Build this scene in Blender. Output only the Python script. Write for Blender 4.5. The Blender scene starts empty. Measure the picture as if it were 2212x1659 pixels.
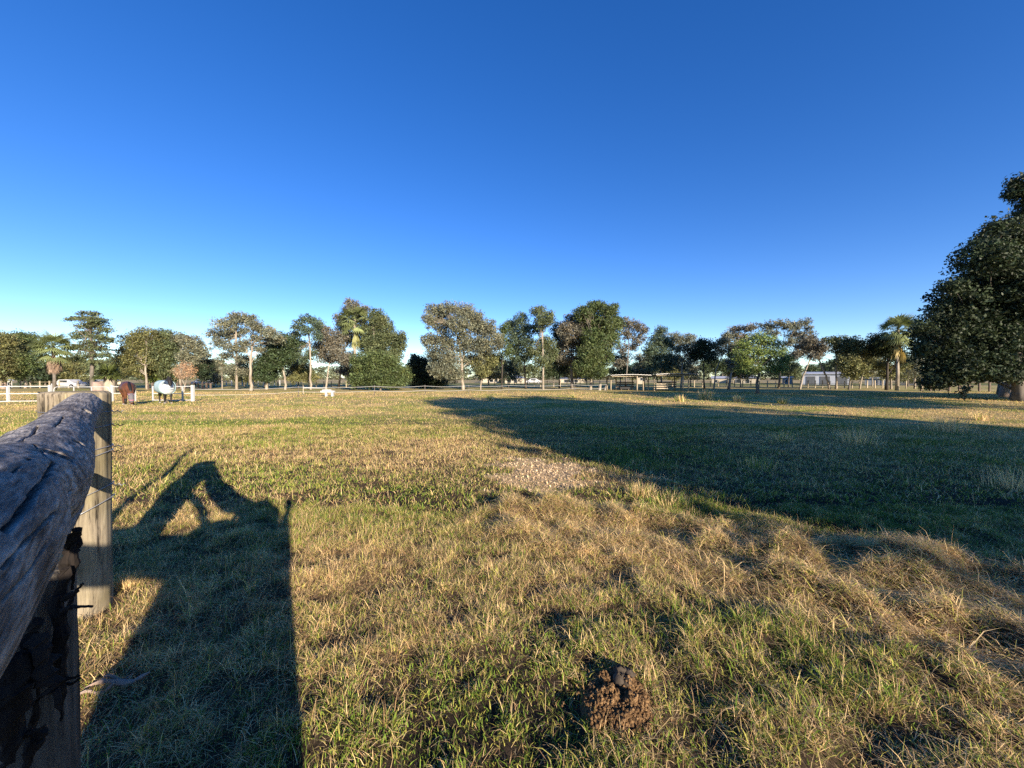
import bpy, math, random
import numpy as np
from mathutils import Vector
random.seed(7); rng = np.random.default_rng(11)
sc = bpy.context.scene
col = sc.collection
CAM_H = 1.75
F = 831.0; CX = 1106.0; HY = 815.0           # focal length and horizon row in a 2212 px wide frame
R = math.radians
SUN_AZ, SUN_EL = R(149), R(16)
S = Vector((math.sin(SUN_AZ)*math.cos(SUN_EL), math.cos(SUN_AZ)*math.cos(SUN_EL), math.sin(SUN_EL)))
FA = (-math.sin(SUN_AZ), -math.cos(SUN_AZ)); RA = (FA[1], -FA[0])   # shadow direction and its right hand side
def AL(al, lat): return (FA[0]*al+RA[0]*lat, FA[1]*al+RA[1]*lat)
def dep(py): return F*CAM_H/(py-HY)
def at(px, py, D): return np.array([(px-CX)/F*D, D, CAM_H-(py-HY)/F*D])

# ---------------- noise ----------------
def _h(ix, iy, s):
    n = (ix.astype(np.int64)*374761393 + iy.astype(np.int64)*668265263 + s*982451653) & 0x7fffffff
    n = ((n ^ (n >> 13))*1274126177) & 0x7fffffff
    n = (n ^ (n >> 16)) & 0xffff
    return n/65535.0
def vn(x, y, s=0):
    x = np.asarray(x, float); y = np.asarray(y, float)
    xi = np.floor(x); yi = np.floor(y); fx = x-xi; fy = y-yi
    fx = fx*fx*(3-2*fx); fy = fy*fy*(3-2*fy)
    a = _h(xi, yi, s); b = _h(xi+1, yi, s); c = _h(xi, yi+1, s); d = _h(xi+1, yi+1, s)
    return (a*(1-fx)+b*fx)*(1-fy)+(c*(1-fx)+d*fx)*fy
def fbm(x, y, s=0, o=3):
    t = 0; a = .5; m = 0
    for i in range(o):
        t = t+a*vn(x*2**i+7.3*i, y*2**i-3.1*i, s+i); m += a; a *= .5
    return t/m
def ss(a, b, x):
    t = np.clip((x-a)/(b-a), 0, 1); return t*t*(3-2*t)

# ---------------- ground fields ----------------
def segd(x, y, ax, ay, bx, by):
    vx, vy = bx-ax, by-ay
    t = np.clip(((x-ax)*vx+(y-ay)*vy)/(vx*vx+vy*vy), 0, 1)
    return np.hypot(x-ax-t*vx, y-ay-t*vy)
def tuftf(x, y): return ss(.40, .62, fbm(x/.23, y/.23, 61, 2))
def haymask(x, y):
    d = np.minimum(segd(x, y, .45, 4.8, 2.2, 3.7), segd(x, y, 2.2, 3.7, 4.4, 2.0))
    w = 1.05+1.3*(fbm(x/.9, y/.9, 31)-.5)
    return 1-ss(w*.55, w*1.15, d)
def patch(x, y):                               # pale trampled bare patch
    d = np.hypot((x-.55)/1.05, (y-7.1)/1.35)+1.5*(fbm(x/.4, y/.4, 77)-.5)
    return 1-ss(.45, 1.15, d)
def gh(x, y):
    x = np.asarray(x, float); y = np.asarray(y, float)
    r = np.hypot(x, y)
    far = 1-ss(60, 200, r)
    h = (.16*(fbm(x/8, y/8, 1)-.5)+.09*(fbm(x/1.9, y/1.9, 5)-.5))*far
    nr = 1-ss(12, 22, r)
    h = h+(.11*(fbm(x/.5, y/.5, 9)-.5)+.045*(tuftf(x, y)-.5)*(1-ss(5, 9, r))+.02*(vn(x/.12, y/.12, 12)-.5))*nr
    hm = haymask(x, y)*(1-.0*r)
    h = h+hm*(-.03+.52*(fbm(x/.33, y/.33, 14, 3)-.42).clip(0, 1))
    h = h*(1-.75*patch(x, y))
    h = h*(1-.8*(1-ss(.4, 1.2, np.hypot(x+3.2, y-2.85))))
    return h
def dryness(x, y):
    r = np.hypot(x, y)
    d = .50+.95*(fbm(x/2.2, y/1.7, 21, 4)-.5)*2.1+.25*(fbm(x/.5, y/.5, 25)-.5)
    d = d+.30*ss(6, 14, r)*(.6+.6*fbm(x/9, y/4, 27)) + .75*haymask(x, y)*(.1+1.3*fbm(x/.35, y/.35, 30, 2))
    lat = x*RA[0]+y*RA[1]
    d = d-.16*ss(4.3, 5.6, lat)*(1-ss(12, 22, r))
    d = d + .35*np.exp(-((x-.1)/1.6)**2-((y-9.5)/2.5)**2)
    d = d+.5*np.exp(-((x+1.5)/.55)**2-((y-3.6)/.45)**2)+.4*np.exp(-((x+.75)/.3)**2-((y-2.3)/.25)**2)+.4*np.exp(-((x+2.2)/1.2)**2-((y-8.5)/1.2)**2)
    d = d-.55*np.exp(-((x+13)/6)**2-((y-12)/5)**2)-.28*np.exp(-((x+1.6)/1.6)**2-((y-5.6)/1.2)**2)
    return np.clip(d, 0, 1)

# ---------------- mesh helpers ----------------
def mesh_np(name, V, quads=None, tris=None, colors=None, smooth=False):
    me = bpy.data.meshes.new(name)
    nq = 0 if quads is None else len(quads); nt = 0 if tris is None else len(tris)
    me.vertices.add(len(V)); me.vertices.foreach_set('co', np.asarray(V, np.float32).ravel())
    me.loops.add(nq*4+nt*3); me.polygons.add(nq+nt)
    li = []
    if nq: li.append(np.asarray(quads, np.int32).ravel())
    if nt: li.append(np.asarray(tris, np.int32).ravel())
    me.loops.foreach_set('vertex_index', np.concatenate(li))
    st = np.concatenate([np.arange(nq)*4, nq*4+np.arange(nt)*3]).astype(np.int32)
    me.polygons.foreach_set('loop_start', st)
    if smooth: me.polygons.foreach_set('use_smooth', np.ones(nq+nt, bool))
    if colors is not None:
        a = me.color_attributes.new('col', 'FLOAT_COLOR', 'POINT')
        c = np.ones((len(V), 4), np.float32); c[:, :3] = colors
        a.data.foreach_set('color', c.ravel())
    me.update(calc_edges=True); me.validate()
    return me

def tag(o, label=None, cat=None, group=None, kind=None):
    if label: o['label'] = label
    if cat: o['category'] = cat
    if group: o['group'] = group
    if kind: o['kind'] = kind
    return o
def empty(name, loc, label, cat, group=None):
    o = bpy.data.objects.new(name, None); col.objects.link(o)
    o.location = tuple(float(v) for v in loc); o.empty_display_size = .2
    return tag(o, label, cat, group)
def link(name, me, mat=None, parent=None, loc=None, label=None):
    o = bpy.data.objects.new(name, me); col.objects.link(o)
    if mat: me.materials.append(mat)
    if parent is not None: o.parent = parent
    if loc is not None: o.location = tuple(float(v) for v in loc)
    if label: o['label'] = label
    return o

class MB:
    def __init__(s): s.v = []; s.f = []; s.o = np.zeros(3)
    def add(s, vs, fs):
        k = len(s.v); s.v += [tuple(float(c) for c in v) for v in vs]; s.f += [tuple(i+k for i in f) for f in fs]; return s
    def box(s, c, d, rz=0, tilt=0):
        x, y, z = d[0]/2, d[1]/2, d[2]/2
        P = [(-x,-y,-z),(x,-y,-z),(x,y,-z),(-x,y,-z),(-x,-y,z),(x,-y,z),(x,y,z),(-x,y,z)]
        ca, sa = math.cos(rz), math.sin(rz)
        ct, st = math.cos(tilt), math.sin(tilt)
        Q = []
        for a, b, e in P:
            b, e = b*ct-e*st, b*st+e*ct
            Q.append((c[0]+a*ca-b*sa, c[1]+a*sa+b*ca, c[2]+e))
        return s.add(Q, [(0,3,2,1),(4,5,6,7),(0,1,5,4),(1,2,6,5),(2,3,7,6),(3,0,4,7)])
    def bar(s, a, b, w, h=None):
        a = Vector(a); b = Vector(b); h = h or w
        d = (b-a).normalized(); u = Vector((0,0,1)) if abs(d.z) < .9 else Vector((0,1,0))
        sd = d.cross(u).normalized()*w/2; up = sd.cross(d).normalized()*h/2
        P = []
        for p in (a, b): P += [p-sd-up, p+sd-up, p+sd+up, p-sd+up]
        return s.add(P, [(3,2,1,0),(4,5,6,7),(0,1,5,4),(1,2,6,5),(2,3,7,6),(3,0,4,7)])
    def tube(s, pts, rad, n=8, cap=True, jit=0):
        pts = [Vector(tuple(float(c) for c in p)) for p in pts]
        if not hasattr(rad, '__len__'): rad = [rad]*len(pts)
        vs = []; m = len(pts); ref = Vector((.13,.21,.97))
        for i, p in enumerate(pts):
            d = (pts[min(i+1, m-1)]-pts[max(i-1, 0)])
            if d.length < 1e-9: d = Vector((0,0,1))
            d.normalize()
            if abs(d.dot(ref)) > .95: ref = Vector((1, .1, .05)) 
            u = d.cross(ref).normalized(); w = d.cross(u)
            ref2 = w
            for k in range(n):
                a = 2*math.pi*k/n; r = rad[i]*(1+jit*(random.random()-.5))
                vs.append(p+u*(r*math.cos(a))+w*(r*math.sin(a)))
        fs = []
        for i in range(m-1):
            for k in range(n):
                k2 = (k+1) % n
                fs.append((i*n+k, i*n+k2, (i+1)*n+k2, (i+1)*n+k))
        if cap: fs.append(tuple(range(n-1, -1, -1))); fs.append(tuple((m-1)*n+k for k in range(n)))
        return s.add(vs, fs)
    def sphere(s, c, r, nu=10, nv=7):
        if not hasattr(r, '__len__'): r = (r, r, r)
        vs = []
        for j in range(nv+1):
            t = math.pi*j/nv
            for i in range(nu):
                a = 2*math.pi*i/nu
                vs.append((c[0]+r[0]*math.sin(t)*math.cos(a), c[1]+r[1]*math.sin(t)*math.sin(a), c[2]+r[2]*math.cos(t)))
        fs = []
        for j in range(nv):
            for i in range(nu):
                i2 = (i+1) % nu; fs.append((j*nu+i, (j+1)*nu+i, (j+1)*nu+i2, j*nu+i2))
        return s.add(vs, fs)
    def build(s, name, mat, parent=None, smooth=False, label=None, remesh=None, bevel=None):
        me = bpy.data.meshes.new(name)
        base = np.zeros(3)
        if parent is not None and parent.type == 'EMPTY': base = np.array(parent.location)
        elif parent is not None: base = np.array(parent['_b']) if '_b' in parent else np.zeros(3)
        me.from_pydata([tuple(np.array(v)-base) for v in s.v], [], s.f)
        if smooth: me.polygons.foreach_set('use_smooth', np.ones(len(me.polygons), bool))
        me.update()
        o = link(name, me, mat, parent, label=label)
        if parent is not None: BASES[o.name] = base
        if remesh:
            m = o.modifiers.new('r', 'REMESH'); m.mode = 'VOXEL'; m.voxel_size = remesh; m.use_smooth_shade = True
            m2 = o.modifiers.new('s', 'SMOOTH'); m2.factor = .5; m2.iterations = 4
        if bevel:
            m = o.modifiers.new('b', 'BEVEL'); m.width = bevel; m.segments = 2
        return o
    def sub(s, name, mat, part, **k):          # a sub-part under a mesh part whose own frame is its thing's
        base = BASES.get(part.name, np.zeros(3))
        me = bpy.data.meshes.new(name)
        me.from_pydata([tuple(np.array(v)-base) for v in s.v], [], s.f); me.update()
        return link(name, me, mat, part, label=k.get('label'))
BASES = {}

# ---------------- materials ----------------
def newmat(name):
    m = bpy.data.materials.new(name); m.use_nodes = True
    nt = m.node_tree; nt.nodes.clear()
    out = nt.nodes.new('ShaderNodeOutputMaterial'); b = nt.nodes.new('ShaderNodeBsdfPrincipled')
    nt.links.new(b.outputs[0], out.inputs[0]); b.inputs['Roughness'].default_value = .8
    b.inputs['Specular IOR Level'].default_value = .25
    return m, nt, b, out
def nmat(name, c1, c2, scale=5, stretch=(1,1,1), rough=.8, bump=0, detail=5, c3=None, metal=0, dist=.02):
    c1, c2 = [tuple(v*.78 for v in c_) for c_ in (c1, c2)]; c3 = tuple(v*.78 for v in c3) if c3 else None
    m, nt, b, out = newmat(name); N = nt.nodes.new; L = nt.links.new
    tc = N('ShaderNodeTexCoord'); mp = N('ShaderNodeMapping'); mp.inputs['Scale'].default_value = stretch
    no = N('ShaderNodeTexNoise'); no.inputs['Scale'].default_value = scale; no.inputs['Detail'].default_value = detail
    no.inputs['Roughness'].default_value = .65
    L(tc.outputs['Object'], mp.inputs[0]); L(mp.outputs[0], no.inputs['Vector'])
    cr = N('ShaderNodeValToRGB'); e = cr.color_ramp.elements
    e[0].position = .3; e[0].color = (*c1, 1); e[1].position = .7; e[1].color = (*c2, 1)
    if c3: x = e.new(.5); x.color = (*c3, 1)
    L(no.outputs[0], cr.inputs[0]); L(cr.outputs[0], b.inputs['Base Color'])
    b.inputs['Roughness'].default_value = rough; b.inputs['Metallic'].default_value = metal
    if bump:
        bp = N('ShaderNodeBump'); bp.inputs['Strength'].default_value = bump; bp.inputs['Distance'].default_value = dist
        L(no.outputs[0], bp.inputs['Height']); L(bp.outputs[0], b.inputs['Normal'])
    return m
def leafmat(name, trans=.3, rough=.55, spec=.3, fine=0):
    m, nt, b, out = newmat(name); N = nt.nodes.new; L = nt.links.new
    a = N('ShaderNodeAttribute'); a.attribute_name = 'col'
    tr = N('ShaderNodeBsdfTranslucent'); mx = N('ShaderNodeMixShader'); mx.inputs[0].default_value = trans
    L(a.outputs['Color'], b.inputs['Base Color']); L(a.outputs['Color'], tr.inputs[0])
    b.inputs['Roughness'].default_value = rough; b.inputs['Specular IOR Level'].default_value = spec
    L(b.outputs[0], mx.inputs[1]); L(tr.outputs[0], mx.inputs[2]); L(mx.outputs[0], out.inputs[0])
    return m
MT = {}
MT['leaf'] = leafmat('leaf', .22); MT['grass'] = leafmat('grass_blade', .22, .75, .06)
MT['bark_pale'] = nmat('bark_pale', (.20,.16,.12), (.55,.48,.38), 2.2, (1,1,.35), .8, .5, c3=(.40,.34,.26))
MT['bark_grey'] = nmat('bark_grey', (.10,.085,.07), (.30,.26,.21), 3, (1,1,.3), .85, .6)
MT['bark_dark'] = nmat('bark_dark', (.035,.03,.025), (.12,.10,.08), 3, (1,1,.3), .9, .6)
MT['bark_pink'] = nmat('bark_pink', (.26,.18,.14), (.52,.40,.32), 2.5, (1,1,.5), .85, .5)
MT['white_paint'] = nmat('white_paint', (.56,.56,.52), (.68,.68,.65), 6, rough=.5)
MT['steel'] = nmat('rusty_steel', (.10,.08,.07), (.20,.17,.15), 9, rough=.7)
MT['galv'] = nmat('galvanised_wire', (.42,.43,.45), (.62,.63,.65), 30, rough=.4, metal=.6)
MT['tape'] = nmat('electric_tape', (.55,.54,.5), (.7,.69,.65), 8, rough=.6)
MT['timber'] = nmat('pale_timber', (.36,.29,.19), (.58,.49,.35), 3, (1,1,.2), .8, .3)
MT['old_rail'] = nmat('weathered_rail', (.10,.075,.06), (.24,.18,.14), 3, (.3,1,1), .85, .3)
MT['tin'] = nmat('tin_roof', (.30,.29,.28), (.48,.47,.45), 2, rough=.45, metal=.3)
MT['zinc'] = nmat('grey_sheet', (.26,.29,.32), (.36,.38,.41), 1.5, (1,1,.1), .5)
MT['roof_white'] = nmat('white_roof', (.52,.53,.54), (.62,.62,.63), 1, rough=.45)
MT['roof_grey'] = nmat('grey_roof', (.26,.29,.33), (.38,.41,.46), 2, rough=.5)
MT['cream'] = nmat('cream_wall', (.52,.45,.33), (.64,.57,.44), 2, rough=.8)
MT['glass'] = nmat('window_glass', (.02,.025,.03), (.05,.06,.07), 1, rough=.15)
MT['shed_wall'] = nmat('pale_shed_sheet', (.52,.55,.60), (.64,.67,.71), 1.5, (1,1,.1), .5)
MT['shutter'] = nmat('roller_door', (.12,.13,.135), (.18,.19,.20), 1, rough=.6)
MT['black_rub'] = nmat('black_plastic', (.012,.012,.014), (.03,.03,.032), 8, rough=.55)
MT['concrete'] = nmat('white_concrete', (.58,.57,.53), (.74,.73,.69), 6, rough=.8)
# ---------------- ground ----------------
STRAW = np.array([.76,.55,.27]); OLIVE = np.array([.41,.38,.09]); GREEN = np.array([.155,.23,.035]); THATCH = np.array([.50,.31,.15]); SOIL = np.array([.035,.026,.018])
def ground_sheet():
    n = 660; k = math.asinh(1600/3.0)
    u = np.linspace(-1, 1, n); c = 3.0*np.sinh(k*u)
    X, Y = np.meshgrid(c+.6, c+4.2, indexing='xy')
    x = X.ravel(); y = Y.ravel(); z = gh(x, y)
    d = dryness(x, y)[:, None]; r = np.hypot(x, y)
    tw = ss(8, 24, r)[:, None]
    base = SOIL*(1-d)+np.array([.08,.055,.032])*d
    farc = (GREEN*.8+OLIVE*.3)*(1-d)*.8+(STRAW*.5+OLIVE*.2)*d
    fn = fbm(x/1.3, y/.9, 55, 3)[:, None]
    farc = farc*(.72+.56*fn)
    C = base*(1-tw)+farc*tw
    p = patch(x, y)[:, None]; C = C*(1-p)+np.array([.60,.41,.20])*p*.85+C*p*.15
    # the far paddock beyond the trees is bleached straw in its upper part, mown green nearer
    yb = ss(75, 90, y)[:, None]*(1-ss(110, 122, y))[:, None]; C = C*(1-yb)+np.array([.15,.16,.055])*yb
    ys = ss(110, 122, y)[:, None]; C = C*(1-ys)+(np.array([.38,.30,.15])*(.8+.4*fbm(x/14, y/5, 66)[:, None]))*ys
    i = np.arange(n-1); I, J = np.meshgrid(i, i, indexing='xy'); a = (J*n+I).ravel()
    q = np.stack([a, a+1, a+n+1, a+n], 1)
    me = mesh_np('ground', np.stack([x, y, z], 1), q, None, C, True)
    m, nt, b, out = newmat('ground'); N = nt.nodes.new; L = nt.links.new
    at_ = N('ShaderNodeAttribute'); at_.attribute_name = 'col'
    tc = N('ShaderNodeTexCoord'); no = N('ShaderNodeTexNoise'); no.inputs['Scale'].default_value = 9; no.inputs['Detail'].default_value = 8; no.inputs['Roughness'].default_value = .75
    L(tc.outputs['Object'], no.inputs['Vector'])
    mr = N('ShaderNodeMapRange'); mr.inputs['To Min'].default_value = .45; mr.inputs['To Max'].default_value = 1.5
    mr.inputs['From Min'].default_value = .25; mr.inputs['From Max'].default_value = .75
    vm = N('ShaderNodeVectorMath'); vm.operation = 'SCALE'
    L(no.outputs[0], mr.inputs[0]); L(at_.outputs['Color'], vm.inputs[0]); L(mr.outputs[0], vm.inputs['Scale']); L(vm.outputs[0], b.inputs['Base Color'])
    bp = N('ShaderNodeBump'); bp.inputs['Strength'].default_value = .8; bp.inputs['Distance'].default_value = .03
    L(no.outputs[0], bp.inputs['Height']); L(bp.outputs[0], b.inputs['Normal'])
    b.inputs['Roughness'].default_value = .95; b.inputs['Specular IOR Level'].default_value = .1
    o = link('ground', me, m); tag(o, kind='structure')
ground_sheet()

# ---------------- grass ----------------
def blades(P, az, reach, h1, h2, w, C, name, mat, yaw=None, label=None, twist=.9):
    n = len(P)
    d = np.stack([np.cos(az), np.sin(az)], 1)
    ya = az+np.pi/2+twist*rng.normal(size=n) if yaw is None else yaw
    s = np.stack([np.cos(ya), np.sin(ya), np.zeros(n)], 1)*(w/2)[:, None]
    b = P.copy(); mid = P.copy(); tip = P.copy()
    mid[:, :2] += d*(reach*.42)[:, None]; mid[:, 2] += h1
    tip[:, :2] += d*reach[:, None]; tip[:, 2] += h2
    V = np.stack([b-s, b+s, mid+s*.85, mid-s*.85, tip], 1).reshape(-1, 3)
    k = np.arange(n)[:, None]*5
    q = k+np.array([[0,1,2,3]]); t = k+np.array([[3,2,4]])
    me = mesh_np(name, V, q, t, np.repeat(C, 5, 0))
    return me
def wedge(n, y0, y1, k=1.42, m=.9):
    # uniform in a wedge in front of the camera
    y = np.sqrt(rng.uniform(y0**2, y1**2, int(n*1.02)))
    x = rng.uniform(-1, 1, len(y))*(k*y+m)
    return x, y
def clear(x, y):
    ok = np.hypot(x+3.2, y-2.85) > .19
    ok &= ((x-.57)**2/.17**2+(y-2.02)**2/.19**2) > 1
    return ok
def grass_zone(name, n, y0, y1, sc_, wmin, hs=1.0, label=''):
    nt = n//14
    tx, ty = wedge(nt, y0, y1)
    tufth = rng.uniform(.6, 1.5, len(tx)); taz = rng.uniform(0, 2*np.pi, len(tx))
    idx = rng.integers(0, len(tx), n)
    sp = .035*sc_
    x = tx[idx]+rng.normal(size=n)*sp; y = ty[idx]+rng.normal(size=n)*sp
    u = rng.random(n) < .22
    ux, uy = wedge(n, y0, y1); x = np.where(u, ux[:n], x); y = np.where(u, uy[:n], y)
    ok = clear(x, y); x = x[ok]; y = y[ok]; idx = idx[ok]; n = len(x)
    d = dryness(x, y); hm = haymask(x, y); p = patch(x, y)
    tf = tuftf(x, y)
    keep = (rng.random(n) > p*.25) & (rng.random(n) > .25*hm) & (rng.random(n) < .40+.60*tf+.5*hm+ss(4.8, 7.5, y))
    tall = ss(.60, .72, fbm(x/1.4, y/1.1, 91, 2))*(1-p)*(1-hm)
    x, y, d, hm, p, idx, tall, tf = [v[keep] for v in (x, y, d, hm, p, idx, tall, tf)]; n = len(x)
    dry = rng.random(n) < (.26+.72*d)
    q = rng.random(n)
    L = np.where(dry, rng.uniform(.04, .15, n)*rng.uniform(.6, 1, n), rng.uniform(.020, .062, n))*(1+.45*(sc_-1)*.5)*hs
    L = L*.86*(1+.45*tall*(~dry)+.3*tall)*tufth[idx]
    L = np.where(hm > .4, L*1.25, L)
    L = np.where(p > .4, L*.45, L)
    lying = dry & (rng.random(n) < .76+.20*hm)
    ang = np.where(lying, rng.normal(.12, .22, n), np.abs(rng.normal(.75, .36, n)))
    ang = np.clip(ang, -.05, 1.5)
    z0 = gh(x, y)-.006+np.where(lying, rng.random(n)**1.5*(.022+.05*hm), 0)
    az = np.where(rng.random(n) < .5, taz[idx]+rng.normal(size=n)*.6, rng.uniform(0, 2*np.pi, n))
    L = np.where(hm > .4, L*rng.uniform(.6, 1.5, n), L)
    reach = L*np.cos(ang); H = L*np.sin(ang)
    h1 = H*.62+np.where(lying, L*.08, 0); h2 = H-np.where(lying, L*.04, 0)
    w = np.where(dry, rng.uniform(.0018, .0036, n), rng.uniform(.0030, .0072, n))*sc_
    w = np.where((hm > .4) & dry, w*1.45, w); w = np.maximum(w, wmin)
    cv = rng.random((n, 1))
    sub = rng.random((n, 1))
    clum = (.55+.9*fbm(x/.11, y/.11, 47, 2))[:, None]
    Cd = clum*np.where(sub < .5+.08*hm[:, None], STRAW*(.75+.55*cv), np.where(sub < .8, THATCH*(.6+.7*cv), OLIVE*(.9+.6*cv)))
    fr = fbm(x/.8, y/.8, 41)[:, None]
    Cg = np.where(sub < .36, OLIVE*(.55+.6*cv), GREEN*(.55+.9*cv)*(.75+.5*fr))
    C = np.where(dry[:, None], Cd, Cg)
    C = np.where((p[:, None] > .4) & dry[:, None], np.array([.78,.59,.37])*(.5+.7*cv), C)
    P = np.stack([x, y, z0], 1)
    me = blades(P, az, reach, h1, h2, w, C, name, MT['grass'])
    o = link('grass', me, MT['grass']); tag(o, label, 'grass', kind='stuff')
grass_zone('grass', 800000, 1.05, 5.2, 1.0, .0, 1.0, 'short green grass and cut straw in the foreground of the paddock')
grass_zone('grass', 600000, 5.2, 14, 1.8, .006, 1.0, 'mixed green and straw coloured grass across the middle of the paddock')
grass_zone('grass', 330000, 13.5, 24, 2.6, .009, .75, 'golden and green grass beyond the bare patch, towards the white fence')
grass_zone('grass', 300000, 24, 46, 4.0, .018, .75, 'far golden grass in front of the row of trees')

# fallen chips and leaves on the bare patch, tall tufts
def flakes():
    n = 2200
    x = rng.normal(.55, .75, n); y = rng.normal(7.1, .95, n)
    k = patch(x, y) > .35; x = x[k]; y = y[k]; n = len(x)
    a = rng.uniform(0, 6.28, n); s = rng.uniform(.006, .020, n)
    t = rng.normal(0, .7, (n, 2)); z = gh(x, y)+.012
    c, si = np.cos(a), np.sin(a)
    V = []
    for dx, dy in ((-1, -.5), (1, -.6), (.8, .6), (-.7, .5)):
        lx = (dx*c-dy*si)*s; ly = (dx*si+dy*c)*s
        V.append(np.stack([x+lx, y+ly, z+lx*t[:, 0]+ly*t[:, 1]], 1))
    V = np.stack(V, 1).reshape(-1, 3); q = np.arange(n)[:, None]*4+np.array([[0,1,2,3]])
    C = np.repeat(np.array([.85,.64,.38])*(.4+.8*rng.random((n, 1))), 4, 0)
    o = link('dry_litter', mesh_np('dry_litter', V, q, None, C), MT['grass'])
    tag(o, 'pale dry leaf litter scattered over the bare trampled patch', 'leaf litter', kind='stuff')
flakes()
def tuft(px, py, n, hgt, rad, dryf, label, group=None, name='grass_tuft'):
    D = dep(py); x0 = (px-CX)/F*D; y0 = D; z0 = float(gh(x0, y0))
    x = np.clip(rng.normal(0, rad*.35, n), -rad*.7, rad*.7); y = np.clip(rng.normal(0, rad*.25, n), -rad*.5, rad*.5)
    P = np.stack([x, y, gh(x0+x, y0+y)-z0-.01], 1)
    az = np.arctan2(y, x)+rng.normal(size=n)*.7
    L = hgt*rng.uniform(.45, 1.05, n); ang = np.clip(rng.normal(1.15, .22, n), .5, 1.55)
    cv = rng.random((n, 1)); dr = rng.random((n, 1)) < dryf
    C = np.where(dr, STRAW*(.7+.7*cv), GREEN*(.7+.7*cv)+OLIVE*.2)
    w = np.full(n, max(.004, D*.00095))
    me = blades(P, az, L*np.cos(ang), L*np.sin(ang)*.6, L*np.sin(ang), w, C, name, None)
    o = link(name, me, MT['grass'], loc=(x0, y0, z0)); tag(o, label, 'grass tuft', group)
G_T = 'taller grass tufts left standing in the paddock'
for a in [(1385,1070,420,.24,.28,.7,'tall straw and green tuft at the shadow edge, right of the bare patch'),
          (1445,1085,260,.20,.40,.5,'low green tuft just right of the tall tuft beside the bare patch'),
          (1470,868,90,.6,.4,.6,'tall dry seeding tuft in front of the right-hand horse shelter'),
          (1525,864,190,.95,.7,.75,'broad tall weedy tuft just right of the right-hand horse shelter'),
          (1592,868,110,.6,.4,.8,'sunlit pale tuft left of the bright green tree'),
          (1690,872,130,.55,.4,.6,'sunlit tuft right of the bright green tree'),
          (2120,905,110,.5,.45,.7,'wispy dry tuft in the strip of sun below the big right-hand tree'),
          (1850,960,200,.55,.6,.85,'grey dry tuft inside the big shadow on the right'),
          (2050,930,240,.6,.8,.9,'long row-like dry tuft in shadow below the big right-hand tree'),
          (1060,863,90,.45,.4,.5,'dark green tuft at the tip of the big shadow, left of centre'),
          (1240,860,80,.4,.4,.4,'small green tuft on the far edge of the big shadow'),
          (1690,955,120,.4,.4,.6,'short straggling tuft in the middle of the big shadow'),
          (1640,1010,140,.3,.45,.4,'low clump of long grass in the near part of the big shadow'),
          (265,1270,260,.15,.14,.8,'sunlit straw tuft at the foot of the strainer post'),
          (2190,1060,160,.4,.4,.9,'long dry stalks at the right edge of the photo in shadow')]:
    tuft(*a, group=G_T)
# ---------------- trees ----------------
KC = 2.6
PAL = dict(grey=(.250,.255,.165), olive=(.22,.22,.085), dark=(.052,.075,.036), green=(.125,.165,.058), brown=(.225,.205,.145),
           bright=(.23,.30,.08), orange=(.60,.38,.22), blue=(.125,.17,.10), mix=(.16,.19,.085), deep=(.075,.11,.045), big=(.050,.072,.032))
def leaves(cent, csize, nper, ls, colr, flat=.6, var=.35, droop=0):
    """leaf quads gathered in clumps. cent (m,3), csize (m,)"""
    m = len(cent); n = m*nper
    ci = np.repeat(np.arange(m), nper)
    d = rng.normal(size=(n, 3)); d /= np.linalg.norm(d, axis=1)[:, None]
    d *= (rng.random((n, 1))**.45)
    d[:, 2] *= flat
    P = cent[ci]+d*csize[ci][:, None]
    nrm = rng.normal(size=(n, 3))+np.array([0, 0, .5])+d*.8
    nrm /= np.linalg.norm(nrm, axis=1)[:, None]
    t = rng.normal(size=(n, 3)); t[:, 2] -= droop
    t -= nrm*(t*nrm).sum(1)[:, None]; t /= np.linalg.norm(t, axis=1)[:, None]+1e-9
    b = np.cross(nrm, t)
    L = ls*rng.uniform(.5, 1.55, (n, 1)); W = L*rng.uniform(.32, .6, (n, 1))
    V = np.stack([P-t*L*.5, P+b*W*.5, P+t*L*.5, P-b*W*.5], 1).reshape(-1, 3)
    cl = (1-var)+2*var*rng.random((m, 1)); c = np.array(colr)*.76*cl[ci]*(.7+.6*rng.random((n, 1)))
    hue = rng.normal(0, .06, (m, 1))
    c = c*np.concatenate([1+hue, np.ones((m, 1)), 1-hue], 1)[ci]
    return V, np.repeat(np.clip(c, .008, .9), 4, 0)
def limb(mb, a, b, r0, r1, n=6, sag=.12, seg=5):
    a = np.array(a, float); b = np.array(b, float); L = np.linalg.norm(b-a)
    o1 = rng.normal(size=3)*L*sag*.5; o1[2] += L*sag*.6
    pts = []; rr = []
    for i in range(seg+1):
        t = i/seg
        p = a*(1-t)+b*t+o1*math.sin(math.pi*t)+(rng.normal(size=3)*L*.025 if 0 < i < seg else 0)
        pts.append(p); rr.append(r0*(1-t)+r1*t)
    mb.tube(pts, rr, n)
    return pts
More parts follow.
